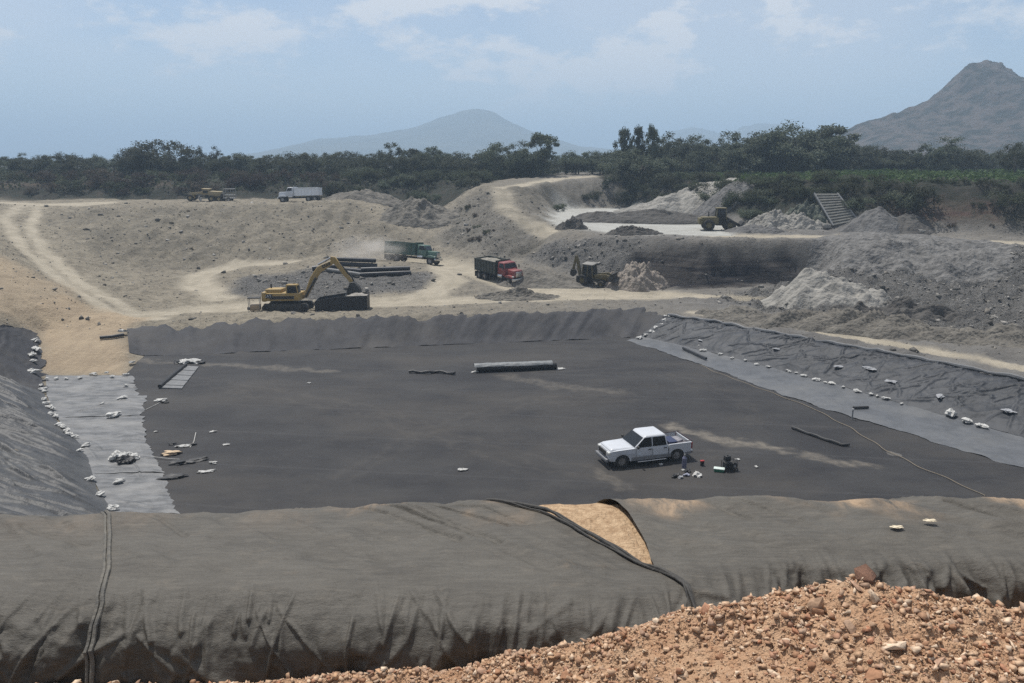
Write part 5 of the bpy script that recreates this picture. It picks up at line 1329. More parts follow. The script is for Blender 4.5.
# sandbags on the left: bank flap, ramp edge, slope foot
for x, y, s in ((36, 343, .6), (33, 358, .7), (32, 357, .5), (36, 352, .55), (34, 364, .5), (34, 375, .7)):
    crumple(x, y, s, m_white, 'sandbag', 'white sandbag holding down the black flap beside the sand ramp', 'sandbag', 'white sandbags on the black flap', .5, 1.3, lift=.2)
for x, y, s in ((48, 381, .5), (57, 381, .6), (67, 381, .55), (80, 380, .5), (93, 376.5, .65), (96, 377, .5), (107, 375, .55), (112, 379, .6), (126, 377, .7), (132, 365, .75)):
    crumple(x, y, s * .50, m_white, 'sandbag', 'white sandbag in the row across the foot of the sand ramp', 'sandbag', 'white sandbags along the ramp foot', .5, 1.4, lift=.18)
for x, y, s in ((41, 388, .6), (43, 392, .75), (45, 394, .5), (44, 402, .7), (46, 406, .8), (50, 410, .8), (54, 411.5, .6), (53, 417, .8), (56, 419, .7), (61, 428, .8), (64, 430, .7), (67, 434, .8), (70, 437, .85), (75, 440, .6)):
    crumple(x, y, s * .50, m_white, 'sandbag', 'white sandbag in the crooked row down the foot of the left slope', 'sandbag', 'white sandbags down the left slope foot', .5, 1.4, lift=.2)
for x, y, s, lab in ((86, 449, .7, 'pair of white and dark sacks below the crooked left sandbag row'), (81, 453, .5, 'small white sack just left of the dark and white pair'), (91, 482.5, .65, 'white sack alone low on the left slope foot'),
                     (100, 498, .75, 'white sack lowest but one on the silver strips'), (120, 485, .75, 'white sack on the silver strip below the sack heap'), (102, 406.5, .55, 'small white sack on the second silver strip'),
                     (123, 400.5, .8, 'white sack near the edge of the second silver strip'), (115, 418, 1.25, 'large torn white sack sprawled on the silver strips'), (126, 388, .55, 'upright white sack at the edge of the first silver strip'), (113, 512, .75, 'white sack where the sewn seam meets the pit')):
    crumple(x, y, s * .52, m_white, 'sandbag', lab, 'sandbag', 'single white sacks on the left', .5, 1.5, lift=.2)
for x, y, s, m_, lab in ((118, 461, .9, m_white, 'white sack at the left end of the black and white heap'), (124, 465, 1.0, m_black, 'black sack at the front of the black and white heap'), (127, 460, .8, m_white, 'white sack on top of the black and white heap'), (134, 462.5, .7, m_white, 'white sack at the right end of the black and white heap'), (131, 464.5, .7, m_black, 'black sack at the right of the black and white heap')):
    crumple(x, y, s * .8, m_, 'sack', lab, 'sack', 'black and white sack heap', .6, 1.3, lift=.18)
m_cream = mat('cream_board', (.52, .40, .27), None, 5, .8)
for x, y, s, st, m_, nm, lab in ((160.5, 402, .75, 1.4, m_white, 'sack', 'small white sack on the bare floor right of the silver strips'), (165, 403.5, .5, 1.2, m_black, 'sack', 'black bag touching the small white sack on the floor'),
        (172, 455, .85, 1.8, m_cream, 'scrap', 'cream coloured scrap lying on the left floor'), (172.5, 445.5, .5, 1.2, m_black, 'scrap', 'black scrap above the cream one on the left floor'),
        (184, 447.5, .5, 2.5, m_white, 'scrap', 'narrow white scrap left of the upright cord'), (190, 446.5, .5, 2.0, m_black, 'scrap', 'black scrap beside the upright cord'), (182, 464.5, .8, 2.4, m_black, 'scrap', 'long black scrap below the cream one'),
        (198, 461.5, .7, 2.6, m_black, 'scrap', 'black strip of scrap right of the long one'), (214, 464.5, .5, 1.3, m_white, 'scrap', 'white scrap at the right of the left floor litter'), (205, 473.5, .5, 2.8, m_white, 'scrap', 'thin white strip low on the left floor'),
        (172, 479.5, .8, 2.8, m_black, 'scrap', 'black strip lowest on the left floor'), (156, 433, .3, 1.2, m_white, 'scrap', 'white speck of litter near the silver strip edge'), (213, 433, .35, 1.8, m_white, 'scrap', 'white litter fleck alone on the floor, upper right of the scraps'),
        (227, 446, .35, 1.6, m_white, 'scrap', 'white litter fleck farthest right of the scraps'), (463, 471, .4, 1.8, m_white, 'scrap', 'white scrap alone on the floor in front of the pickup'), (309, 384, .3, 1.2, m_white, 'scrap', 'tiny white scrap on the open floor left of the black offcut'),
        (661, 466, .32, 1.1, m_white, 'scrap', 'white scrap below the pickup running board'), (738, 461, .3, 1.2, m_white, 'scrap', 'white scrap touching the right of the generator'), (756, 468, .3, 1.1, m_white, 'scrap', 'white scrap alone right of the generator'), (475, 373, .5, 1.6, m_white, 'scrap', 'white scrap at the left end of the liner roll'), (561, 370, .5, 1.8, m_white, 'scrap', 'white scrap at the right end of the liner roll')):
    crumple(x, y, s * .72, m_, nm, lab, 'litter' if nm == 'scrap' else 'sack', None, .35, st, rot=.3, lift=.08)
for (x, y), lab in (((898, 520), 'pale paper scrap on the right berm cover, left of two'), ((931, 514.5), 'pale paper scrap on the right berm cover, right of two')):
    p = at(x, y, 10.15 if x < 910 else 10.35); mb = MB()
    q = crumple(600, 450, .09, mat('pale_paper', (.60, .52, .38), None, 6, .8), 'paper_scrap', lab, 'litter', None, .25, 2.0, rot=-.2)
    T2 = np.linspace(0, 1, 300)[None]; Yb, Zb = berm_surface(np.full((1, 300), p[0]), T2); Yb, Zb = smooth_t(Yb, 7), smooth_t(Zb, 7)
    q.location = (p[0], p[1], float(np.interp(p[1], Yb[0], Zb[0])) + .125)
# grey slatted panel with a black roll on its edge and sacks across its head
a, b_, c_, d_ = [Vector(hit(x, y)) for x, y in ((161, 389.5), (182, 390), (199, 368), (187, 367))]
mb = MB(); n = 9
for k in range(n):
    t0, t1 = k / n, (k + .9) / n
    q = [a.lerp(d_, t0), b_.lerp(c_, t0), b_.lerp(c_, t1), a.lerp(d_, t1)]
    mb.hexa([(v.x, v.y, v.z + .07) for v in q] + [(v.x, v.y, v.z + .15 + .02 * (k % 2)) for v in q])
lp = mb.build('folded_liner', mat('panel_grey', (.115, .118, .12), (.16, .16, .16), 4, .6)); tag(lp, 'grey folded liner panel lying flat near the left end of the floor', 'liner panel')
tubelike('liner_roll', [(160, 389.5), (173, 378), (186, 367.5)], .16, m_black, 'narrow black roll along the edge of the grey folded panel', 'liner roll', lift=.08)
for x, y, s, m_ in ((180, 364, .7, m_black), (184, 363.5, .8, m_white), (189, 363.5, .9, m_white), (195, 363.5, .8, m_white), (200, 364, .7, m_black)):
    crumple(x, y, s, m_, 'sack', ('white' if m_ is m_white else 'black') + ' sack in the row across the head of the grey folded panel', 'sack', 'sacks at the head of the grey panel', .4, 1.4, lift=.1)
tubelike('liner_offcut', [(100, 340), (112, 339), (124, 337)], .16, m_black, 'black liner strip reaching on to the sand ramp', 'offcut', lift=.05)
crumple(124, 335, .6, m_white, 'sandbag', 'white sandbag on the tip of the black strip at the ramp', 'sandbag', None, .5, 1.2, lift=.3)
# tools by the pickup
def generator():
    p = hit(729, 471); o = empty('welding_generator', (p[0], p[1], p[2] + .05), R(15), 'black engine generator with an upright tank on the pit floor', 'generator'); o.scale = (.78, .78, .78)
    fr = MB()
    for yy in (-.3, .3): fr.tube([(-.5, yy, .1), (-.5, yy, .75), (.5, yy, .75), (.5, yy, .1), (-.5, yy, .1)], .03)
    for xx in (-.5, .5): fr.tube([(xx, -.3, .75), (xx, .3, .75)], .03)
    fr.build('frame', m_blk, o); MB().box(-.15, 0, .42, .6, .5, .5).bevel(.05).build('engine', m_black, o, True)
    MB().cyl((.3, -.25, .4), (.3, .25, .4), .26, n=18).build('alternator', m_blk, o, True); MB().cyl((.3, -.30, .4), (.3, -.26, .4), .11, n=12).build('fan_cover', m_gry, o, True)
    MB().box(-.2, .02, .98, .44, .40, .42).bevel(.05).build('fuel_tank', m_black, o, True); MB().cyl((-.2, 0, 1.19), (-.2, 0, 1.25), .07, n=10).build('fuel_cap', m_blk, o)
    for s in (1, -1): wheel(o, .38, s * .38, .16, .10)
generator()
p = hit(719, 472.5); o = empty('cool_box', (p[0], p[1], p[2] + .05), R(-18), 'green cool box with a white lid left of the generator', 'cool box'); o.scale = (.66, .66, .66)
MB().frustum(-.42, .42, .24, 0, -.46, .46, .27, .26).bevel(.03).build('tub', mat('tub_green', (.03, .16, .10), None, 5, .5), o, True); MB().box(0, 0, .30, .94, .56, .07).bevel(.02).build('lid', mat('lid_white', (.55, .62, .58), None, 5, .5), o, True)
p = hit(702, 467); o = empty('fuel_can', (p[0], p[1], p[2] + .05), R(10), 'small black fuel can with a red top between pickup and generator', 'fuel can'); o.scale = (.7, .7, .7)
MB().box(0, 0, .2, .3, .2, .4).bevel(.04).build('body', m_black, o, True); MB().box(0, 0, .45, .34, .22, .12).bevel(.03).build('cap', mat('cap_red', (.35, .03, .03), None, 5, .5), o, True)
p = hit(684, 469); o = empty('gas_bottle', (p[0], p[1], p[2] + .05), 0, 'blue grey gas bottle standing beside the pickup rear wheel', 'gas bottle')
MB().cyl((0, 0, 0), (0, 0, .62), .14, n=16).cyl((0, 0, .62), (0, 0, .76), .14, .06, n=16).build('bottle', mat('bottle_blue', (.07, .075, .13), (.16, .16, .21), 6, .5), o, True); MB().cyl((0, 0, .76), (0, 0, .88), .05, n=10).build('valve', m_gry, o, True)
for x, y, s, m_, nm, lab in ((697, 477, .62, m_white, 'sack', 'white sack at the right of the tool pile by the pickup'), (676, 477.5, .6, m_black, 'tool_bag', 'black tool bag at the left of the tool pile'), (688, 473, .5, m_black, 'tool_bag', 'black bag behind the white sack in the tool pile'),
                             (680, 479, .4, MATS['grey_sack'], 'tool_bag', 'grey bag at the front of the tool pile'), (687, 476.5, .45, mat('blue_cloth', (.16, .18, .26), (.3, .3, .33), 8, .8), 'tool_bag', 'blue grey cloth bundle in the middle of the tool pile'), (683, 471.5, .28, m_white, 'tool_bag', 'small white bag at the foot of the gas bottle')):
    crumple(x, y, s * .66, m_, nm, lab, 'sack' if nm == 'sack' else 'bag', 'tool pile by the pickup', .55, 1.35, lift=.06)
p = hit(852, 420); o = empty('marker_post', (p[0], p[1], p[2]), 0, 'short grey marker post at the edge of the pale apron', 'post')
MB().cyl((0, 0, 0), (0, 0, .75), .05, n=10).build('shaft', m_gry, o, True); MB().cyl((0, 0, .68), (0, 0, .82), .075, n=10).build('cap', mat('post_cap', (.4, .4, .4), None, 5, .6), o, True)
tubelike('black_pipe', [(853, 411), (868, 410.5)], .10, m_black, 'short black tube beside the marker post', 'tube', lift=.14)

# ------------------------------------------------------------------ heaps and blocks on the benches
def heap(name, label, px, py, rx, ry, h, mat_, rz=0, seed=1, Y=None, rough=.18, p=1.1, cat='heap', group=None, peak=.0, n=90):
    c = hit(px, py) if Y is None else at(px, py, Y)
    g = np.linspace(-1.15, 1.15, n); A, B = np.meshgrid(g, g, indexing='ij')
    ca, sa = math.cos(rz), math.sin(rz); X = c[0] + ca * A * rx - sa * B * ry; Yw = c[1] + sa * A * rx + ca * B * ry
    a = np.arctan2(B, A); rr = np.hypot(A - peak * np.clip(1 - np.hypot(A, B), 0, 1), B) * (1 + .16 * fbm(np.cos(a) * 1.6 + seed, np.sin(a) * 1.6, seed, 3))
    pr = np.clip(1 - rr, -.2, 1); prof = np.where(pr > 0, np.abs(pr) ** p, pr * 2.2)
    Z = H(X, Yw) + h * prof + rough * h * fbm(X / (rx * .35), Yw / (ry * .35), seed, 5, .6) * np.clip(pr + .15, 0, 1) ** .6 + .03 * fbm(X * 2, Yw * 2, seed + 5)
    o = link(name, mesh_np(name, np.stack([X, Yw, Z], -1).reshape(-1, 3), grid_faces(n, n)), mat_, smooth=True)
    return tag(o, label, cat, group)
m_g1 = mat('pale_gravel', (.27, .258, .232), (.18, .172, .155), .9, .95, .25, 2.6, coords='pos', detail=10)
m_g2 = mat('grey_gravel', (.130, .127, .123), (.078, .076, .074), .8, .95, .25, 2.6, coords='pos', detail=10)
m_g3 = mat('dark_gravel', (.088, .083, .076), (.060, .056, .052), .8, .95, .25, 2.6, coords='pos', detail=10)
m_g4 = mat('brown_soil', (.155, .143, .122), (.098, .090, .078), .8, .95, .25, 2.6, coords='pos', detail=10)
heap('gravel_heap', 'long pale gravel heap below the tall trees on the pale bench', 676, 214, 11, 5, 3.6, m_g1, R(-8), 3, Y=141, p=.8)
heap('gravel_heap', 'grey gravel heap behind the wheel loader', 722, 217, 6, 4, 2.6, m_g2, 0, 5, Y=133, p=.85)
heap('gravel_heap', 'low dark gravel heap in front of the long pale one', 655, 222.5, 12, 3.2, 1.9, m_g3, R(-4), 7, Y=127, p=.7)
heap('gravel_heap', 'small dark gravel heap at the left end of the low dark one', 600, 222, 5, 3, 1.7, m_g3, 0, 8, Y=128, p=.8)
heap('gravel_heap', 'small brown soil hump right of the wheel loader', 755, 231, 4, 2, 1.0, m_g2, 0, 9, Y=112.5, p=.8)
heap('rubble_heap', 'pale broken rubble heap left of the ribbed ramp', 785, 231, 6.0, 2.8, 2.2, m_g1, R(-6), 12, Y=117.5, rough=.5, p=.7)
heap('rubble_heap', 'dark mossy rubble heap right beside the ribbed ramp', 806, 229, 4, 2.2, 1.9, mat('mossy_rubble', (.12, .125, .105), (.06, .07, .055), .9, .95, .3, 2, coords='pos'), 0, 14, Y=118.0, rough=.6, p=.6)
heap('gravel_heap', 'grey conical gravel heap right of the ribbed ramp', 876, 233, 5.4, 3.6, 3.5, m_g2, 0, 15, Y=113.0, rough=.08, p=1.0)
heap('gravel_heap', 'smaller darker gravel cone beside the grey conical heap', 905, 233, 4.0, 3, 2.4, m_g3, 0, 17, Y=112.5, rough=.1, p=.9)
heap('gravel_heap', 'big grey stone heap spilling from the bench on the right', 905, 284, 12, 8.0, 1.5, mat('coarse_stone', (.165, .160, .152), (.080, .077, .073), 1.4, .95, .4, 2.2, coords='pos', detail=10), R(-20), 19, Y=99.5, rough=.14, p=1.0)
heap('gravel_heap', 'pale sandy gravel mound in front of the dark cut face', 822, 301, 6.4, 4.4, 3.2, m_g1, R(-10), 21, Y=86, rough=.13, p=.9)
heap('soil_heap', 'greenish brown soil mound between red truck and backhoe', 540, 286, 6.0, 3.0, 1.9, m_g4, R(-12), 23, Y=100, rough=.12, p=.85, peak=-.35)
heap('soil_heap', 'low brown soil hump in front of the red truck', 520, 298, 4.6, 1.6, .9, m_g4, R(4), 25, Y=92, rough=.4, p=.7)
heap('soil_heap', 'pinkish rubble hump at the right of the backhoe bucket', 634, 288, 4.2, 3.0, 2.2, mat('pink_rubble', (.25, .215, .185), (.17, .15, .125), 1.2, .95, .3, 2.5, coords='pos'), 0, 27, Y=99, rough=.5, p=.8)
heap('soil_heap', 'rounded soil hump on the bench edge right of the white truck', 372, 201, 9, 4, 1.8, m_g4, 0, 29, Y=150, rough=.3, p=.7)
heap('soil_heap', 'soil hump below the scrub left of the hill road', 420, 222, 7, 5, 3.0, m_g4, 0, 31, Y=137, rough=.3, p=.8)
heap('soil_heap', 'dark low soil hump on the bench by the dark cut face', 630, 236, 4, 1.3, 1.0, m_g3, 0, 33, Y=110, rough=.4, p=.7)
heap('soil_heap', 'dark rock hump where the hill road meets the bench', 572, 229, 2.6, 1.5, 1.3, m_g3, 0, 35, Y=118, rough=.5, p=.7)
heap('soil_heap', 'dark scooped soil bank low on the right', 900, 322, 7.5, 2.4, 1.7, m_g3, R(-18), 37, Y=74, rough=.35, p=.8)
heap('soil_heap', 'long brown spoil ridge beside the right track', 860, 325, 17, 2.2, 1.3, m_g4, R(-38), 39, Y=71.5, rough=.55, p=.7, n=130)
# ribbed concrete ramp leaning on the bank
a, b_, c_, d_ = Vector(at(833, 226, 115.5)), Vector(at(858, 221, 116)), Vector(at(837, 193.5, 119.3)), Vector(at(814, 193.5, 119.0))
o = empty('ribbed_ramp', tuple((a + b_) / 2), 0, 'grey ribbed ramp slab leaning against the dark bank', 'ramp')
base = o.location.copy(); nrm = (b_ - a).cross(d_ - a).normalized()
if nrm.y > 0: nrm = -nrm
mb = MB(); q = [v - base for v in (a, b_, c_, d_)]
mb.hexa([tuple(v - nrm * .35) for v in q] + [tuple(v) for v in q]).build('slab', mat('old_concrete', (.20, .195, .175), (.13, .13, .12), 1.5, .9, .05, 6), o)
mb = MB()
for k in range(12):
    t0, t1 = (k + .15) / 12, (k + .6) / 12
    e = [q[0].lerp(q[3], t0), q[1].lerp(q[2], t0), q[1].lerp(q[2], t1), q[0].lerp(q[3], t1)]
    mb.hexa([tuple(v + nrm * .002) for v in e] + [tuple(v + nrm * .13) for v in e])
mb.build('rib', MATS['old_concrete'], o)
for s in (0, 1):
    e0, e1 = (q[0], q[3]) if s == 0 else (q[1], q[2])
    MB().tube([tuple(e0 + nrm * .12), tuple(e1 + nrm * .12)], .12).build('side_beam', m_gry, o)
for px, py, Y, s, lab in ((920, 234, 110.5, 1.6, 'pale square boulder at the bank foot right of the gravel cones'), (826, 229, 115.5, 1.5, 'pale boulder at the foot of the ribbed ramp')):
    p = at(px, py, Y); V, F = ROCKS[3]; me = mesh_np('boulder', V, F); ob = link('boulder', me, m_g1); ob.location = (p[0], p[1], Hs(p[0], p[1]) + .35); ob.scale = (s * 1.3, s, s * 1.1)
    md = ob.modifiers.new('b', 'BEVEL'); md.width = .06; tag(ob, lab, 'boulder')
# coarse stones over the rough ground
m_stone2 = stone_mat('grey_stone', [(.19, .18, .16), (.11, .103, .092), (.30, .285, .26), (.085, .08, .072), (.23, .21, .18)], 3)
g = np.random.default_rng(5)
wgt = (rough + .55 * gravel + .10 * bowl + .12 * (1 - flat) * (1 - veg)) * (GY > 60) * (GY < 150) * (np.abs(GX) < 90) * (1 - pit) * (1 - road * .85) * (1 - white)
cell = np.gradient(xs)[:, None] * np.gradient(ys)[None]
pw = (wgt * cell).ravel(); ii = g.choice(len(pw), 22000, p=pw / pw.sum())
xq = GX.ravel()[ii] + g.uniform(-.3, .3, len(ii)); yq = GY.ravel()[ii] + g.uniform(-.3, .3, len(ii))
szs = np.clip(.12 * (1 - g.random(len(ii))) ** -.40, .12, .9)
o = rock_field('stones', np.stack([xq, yq, H(xq, yq)], 1), szs, m_stone2, 11, .35); tag(o, 'grey broken stones scattered over the rough quarry ground', 'stones', kind='stuff')
# ------------------------------------------------------------------ trees, scrub, crop
def leaf_mat(name, c1, c2):
    m, nt, N, L, b = node_mat(name); b.inputs['Roughness'].default_value = .75; b.inputs['Specular IOR Level'].default_value = .2
    g = N.new('ShaderNodeNewGeometry'); oi = N.new('ShaderNodeObjectInfo')
    mx = N.new('ShaderNodeMixRGB'); mx.inputs[1].default_value = (*c1, 1); mx.inputs[2].default_value = (*c2, 1); L.new(g.outputs['Random Per Island'], mx.inputs[0])
    hs = N.new('ShaderNodeHueSaturation'); q = N.new('ShaderNodeMapRange'); q.inputs['To Min'].default_value = .65; q.inputs['To Max'].default_value = 1.35
    L.new(oi.outputs['Random'], q.inputs['Value']); L.new(q.outputs[0], hs.inputs['Value']); L.new(mx.outputs[0], hs.inputs['Color'])
    q2 = N.new('ShaderNodeMapRange'); q2.inputs['To Min'].default_value = .47; q2.inputs['To Max'].default_value = .52; L.new(oi.outputs['Random'], q2.inputs['Value']); L.new(q2.outputs[0], hs.inputs['Hue'])
    L.new(hs.outputs[0], b.inputs['Base Color'])
    tr = N.new('ShaderNodeBsdfTranslucent'); L.new(hs.outputs[0], tr.inputs['Color']); ms = N.new('ShaderNodeMixShader'); ms.inputs[0].default_value = .35
    L.new(b.outputs[0], ms.inputs[1]); L.new(tr.outputs[0], ms.inputs[2]); L.new(ms.outputs[0], N['Material Output'].inputs['Surface']); return m
m_leaf = leaf_mat('tree_leaves', (.056, .068, .046), (.108, .120, .080)); m_leaf2 = leaf_mat('grey_leaves', (.055, .066, .046), (.090, .098, .066))
m_dry = leaf_mat('dry_scrub', (.046, .036, .030), (.085, .068, .052)); m_crop = leaf_mat('crop_leaves', (.040, .068, .024), (.070, .100, .038)); m_scrub = leaf_mat('green_scrub', (.036, .046, .026), (.070, .076, .044))
m_bark = mat('bark', (.040, .034, .028), (.065, .055, .045), 6, .95, .05, 12)
def leaf_quads(c, s, g, up=.0):
    """small leaf-clump faces at points c with sizes s"""
    n = len(c); a = g.normal(size=(n, 3)); a[:, 2] += up; a /= np.linalg.norm(a, axis=1)[:, None]
    h = g.normal(size=(n, 3)); t = np.cross(a, h); t /= np.linalg.norm(t, axis=1)[:, None] + 1e-9; b = np.cross(a, t)
    s = s[:, None]; k = g.uniform(.5, 1, (n, 1))
    P4 = np.stack([c - t * s, c - b * s * k * .7, c + t * s, c + b * s * k * .7], 1)
    return P4.reshape(-1, 3), np.arange(n * 4).reshape(n, 4)
def crown_pts(kind, g, nleaf):
    """clump centres inside an uneven crown of unit height 0..1"""
    cl = []
    if kind == 'round':
        for _ in range(46):
            v = g.normal(size=3); v /= np.linalg.norm(v); r = g.uniform(.55, 1) ** .6
            cl.append((v[0] * .62 * r, v[1] * .62 * r, .58 + v[2] * .36 * r, g.uniform(.08, .17)))
    elif kind == 'tall':
        for _ in range(40):
            z = g.uniform(.22, 1); w = .30 * math.sin(PI * min(1, (z - .12) / .95)) ** .7 * g.uniform(.25, 1.15); a = g.uniform(0, 6.28)
            cl.append((w * math.cos(a), w * math.sin(a), z, g.uniform(.05, .11)))
    elif kind == 'airy':
        for _ in range(26):
            v = g.normal(size=3); v /= np.linalg.norm(v)
            cl.append((v[0] * .42, v[1] * .42, .72 + v[2] * .24, g.uniform(.06, .11)))
    elif kind == 'spread':
        for _ in range(44):
            a = g.uniform(0, 6.28); r = g.uniform(.1, 1) ** .6; cl.append((.75 * r * math.cos(a), .75 * r * math.sin(a), .45 + .42 * (1 - r * r) * g.uniform(.3, 1.2), g.uniform(.08, .15)))
    else:   # ragged
        for _ in range(4):
            ax, ay, hh = g.uniform(-.34, .34), g.uniform(-.34, .34), g.uniform(.65, 1.0)
            for _ in range(11):
                v = g.normal(size=3) * .16; cl.append((ax + v[0], ay + v[1], hh - .22 + v[2] * 1.3, g.uniform(.06, .13)))
        for _ in range(14): cl.append((g.uniform(-.45, .45), g.uniform(-.45, .45), g.uniform(.15, .5), g.uniform(.08, .14)))
    cl = np.array(cl); k = g.integers(0, len(cl), nleaf); d = g.normal(size=(nleaf, 3)); d /= np.linalg.norm(d, axis=1)[:, None]
    return cl, cl[k, :3] + d * cl[k, 3:4] * (g.uniform(.2, 1.35, (nleaf, 1))) * np.array([1, 1, .8])
def tree_proto(kind, seed, h, leaf_m, nleaf=8000, name='tree'):
    g = np.random.default_rng(seed)
    cl, pt = crown_pts(kind, g, nleaf); s = g.uniform(.012, .028, nleaf) * (1.25 if h < 7 else 1)
    k_ = 1 / np.quantile(pt[:, 2], .997); pt = pt * np.array([1, 1, k_]); cl = cl * np.array([1, 1, k_, 1])
    V, F = leaf_quads(pt * h, s * h, g, .3)
    root = bpy.data.objects.new(name, None); C.objects.link(root)
    mb = MB(); r0 = .030 * h
    mb.tube([(0, 0, -.6), (.01 * h, 0, .2 * h), (-.01 * h, .01 * h, .45 * h), (.0, 0, .72 * h)], [r0, r0 * .8, r0 * .5, r0 * .15], 8)
    for k in range(9):
        c = cl[int(g.integers(0, len(cl)))]; z0 = g.uniform(.18, .5) * h
        mb.tube([(0, 0, z0), (c[0] * .5 * h, c[1] * .5 * h, (z0 + c[2] * h) / 2 + .03 * h), (c[0] * h, c[1] * h, c[2] * h)], [r0 * .42, r0 * .25, r0 * .08], 5)
    mb.build('trunk', m_bark, root, True)
    link('crown', mesh_np('crown', V, F), leaf_m, root)
    return root
def bush_proto(seed, leaf_m, n=1800, tall=.8, name='bush'):
    g = np.random.default_rng(seed); cl = np.array([(g.uniform(-.45, .45), g.uniform(-.45, .45), g.uniform(.1, .8) * tall, g.uniform(.12, .24)) for _ in range(16)])
    k = g.integers(0, len(cl), n); d = g.normal(size=(n, 3)); d /= np.linalg.norm(d, axis=1)[:, None]
    V, F = leaf_quads(cl[k, :3] + d * cl[k, 3:4] * g.uniform(.3, 1.1, (n, 1)), g.uniform(.018, .045, n), g, .3)
    root = bpy.data.objects.new(name, None); C.objects.link(root)
    mb = MB()
    for q in range(5):
        c = cl[q]; mb.tube([(0, 0, -.25), (c[0] * .6, c[1] * .6, c[2] * .5), (c[0], c[1], c[2])], [.03, .02, .008], 5)
    mb.build('stem', m_bark, root); link('foliage', mesh_np('foliage', V, F), leaf_m, root); return root
PROTO = {'round': [tree_proto('round', 1, 8, m_leaf, 15000), tree_proto('round', 2, 8, m_leaf)], 'tall': [tree_proto('tall', 3, 10, m_leaf), tree_proto('tall', 4, 10, m_leaf2)],
         'airy': [tree_proto('airy', 5, 9, m_leaf2, 3200)], 'spread': [tree_proto('spread', 6, 7, m_leaf), tree_proto('spread', 7, 7, m_leaf2)], 'ragged': [tree_proto('ragged', 8, 9, m_leaf), tree_proto('ragged', 9, 9, m_leaf), tree_proto('ragged', 10, 9, m_leaf2)]}
PH = {'round': 8, 'tall': 10, 'airy': 9, 'spread': 7, 'ragged': 9}
used = set()
g = np.random.default_rng(99)
def plant(protos, key, x, y, s, label, cat, group, sx=1.0):
    src = protos[int(g.integers(0, len(protos)))]
    if src.name not in used: used.add(src.name); o = src
    else: o = copy_tree(src)
    o.location = (x, y, Hs(x, y) - .15); o.rotation_euler = (0, 0, g.uniform(0, 6.28)); o.scale = (s * sx, s * sx, s)
    tag(o, label, cat, group); return o
def tree_at(px, top, Y, kind, label, group='trees along the skyline', sx=1.0):
    t = at(px, top, Y); h = t[2] - (Hs(t[0], t[1]) - .15)
    return plant(PROTO[kind], kind, t[0], t[1], h / PH[kind], label, 'tree', group, sx)
# trees one can pick out
for px, top, Y, kind, lab, sx in (
    (162, 140.5, 186, 'round', 'broad round crowned dark tree above the yellow grader', 1.55), (135, 148, 187, 'round', 'smaller rounded tree against the left side of the broad round one', 1.1), (211, 146.5, 188, 'ragged', 'small lone tree just right of the broad round one', .8),
    (393, 143, 184, 'airy', 'pale see-through tree with a thin round crown below the blue mountain', 1.0), (432, 147, 186, 'round', 'dark bushy tree right of the pale see-through one', 1.0), (415, 149, 188, 'tall', 'narrow dark tree between the see-through and bushy trees', 1.3),
    (503, 143, 178, 'round', 'broad dark tree left of the slender one before the blue mountain', 1.1), (516, 141, 180, 'ragged', 'ragged dark tree crowding the slender one from the left', 1.0), (543, 133.5, 176, 'tall', 'slender tall tree standing out before the blue mountain', 1.1),
    (624, 129, 172, 'tall', 'tall ragged tree at the left end of the tall grove', .5), (638, 127, 174, 'tall', 'tall loose crowned tree second from the left in the tall grove', .42), (653, 125.5, 172, 'tall', 'slim pointed tree third from the left in the tall grove', .38), (675, 133, 175, 'ragged', 'rounded loose tree behind the tall grove, before the far ridge', 1.0),
    (640, 150, 168, 'spread', 'low leafy tree filling the foot of the tall grove', 1.5), (800, 124.5, 176, 'round', 'biggest dark tree in the right hand grove', 1.25), (836, 126, 178, 'tall', 'pointed dark tree right of the biggest one', 1.6), (779, 132, 178, 'ragged', 'ragged dark tree left of the biggest one', 1.1),
    (742, 132, 178, 'ragged', 'dark domed tree at the left of the right hand grove', 1.3), (718, 136, 179, 'ragged', 'loose dark tree left of the domed one', 1.1), (765, 136, 180, 'tall', 'narrow tree between the domed and ragged ones', 1.5),
    (940, 137, 180, 'ragged', 'domed tree below the rocky hill', 1.2), (958, 143, 181, 'spread', 'low spreading tree right of the domed one below the hill', 1.2), (917, 146, 181, 'ragged', 'small tree left of the domed one below the hill', 1.0),
    (1019, 143, 150, 'round', 'dark tree at the far right on the bank', 1.0), (887, 147.5, 182, 'round', 'small round tree at the left foot of the rocky hill', 1.0), (872, 146, 182, 'ragged', 'small ragged tree left of the small round one', 1.0)):
    tree_at(px, top, Y, kind, lab, sx=sx)
sk = [(-40, 155), (20, 153), (60, 152), (112, 157), (190, 154), (230, 153), (262, 155), (290, 152.5), (330, 152), (360, 151), (380, 152), (450, 151), (478, 151), (560, 152), (590, 150), (612, 149), (690, 138), (705, 141), (728, 139), (752, 138), (790, 134), (820, 134), (852, 141), (862, 148), (900, 153), (975, 148), (1000, 150), (1070, 149)]
skx = [s[0] for s in sk]; sky_ = [s[1] for s in sk]
for k in range(128):
    px = -50 + 1130 * (k + g.uniform(-.4, .4)) / 127; Y = g.uniform(180, 206); top = np.interp(px, skx, sky_) + g.uniform(-1, 5)
    reg = 'behind the upper left bench' if px < 350 else ('below the blue mountain' if px < 610 else ('in the tall grove' if px < 700 else ('in the dark right hand grove' if px < 862 else 'below the rocky hill')))
    tree_at(px, top, Y, ('round', 'ragged', 'spread', 'ragged')[k % 4], 'dark leafy tree in the close row of trees ' + reg, 'tree row ' + reg, sx=g.uniform(.9, 1.4))
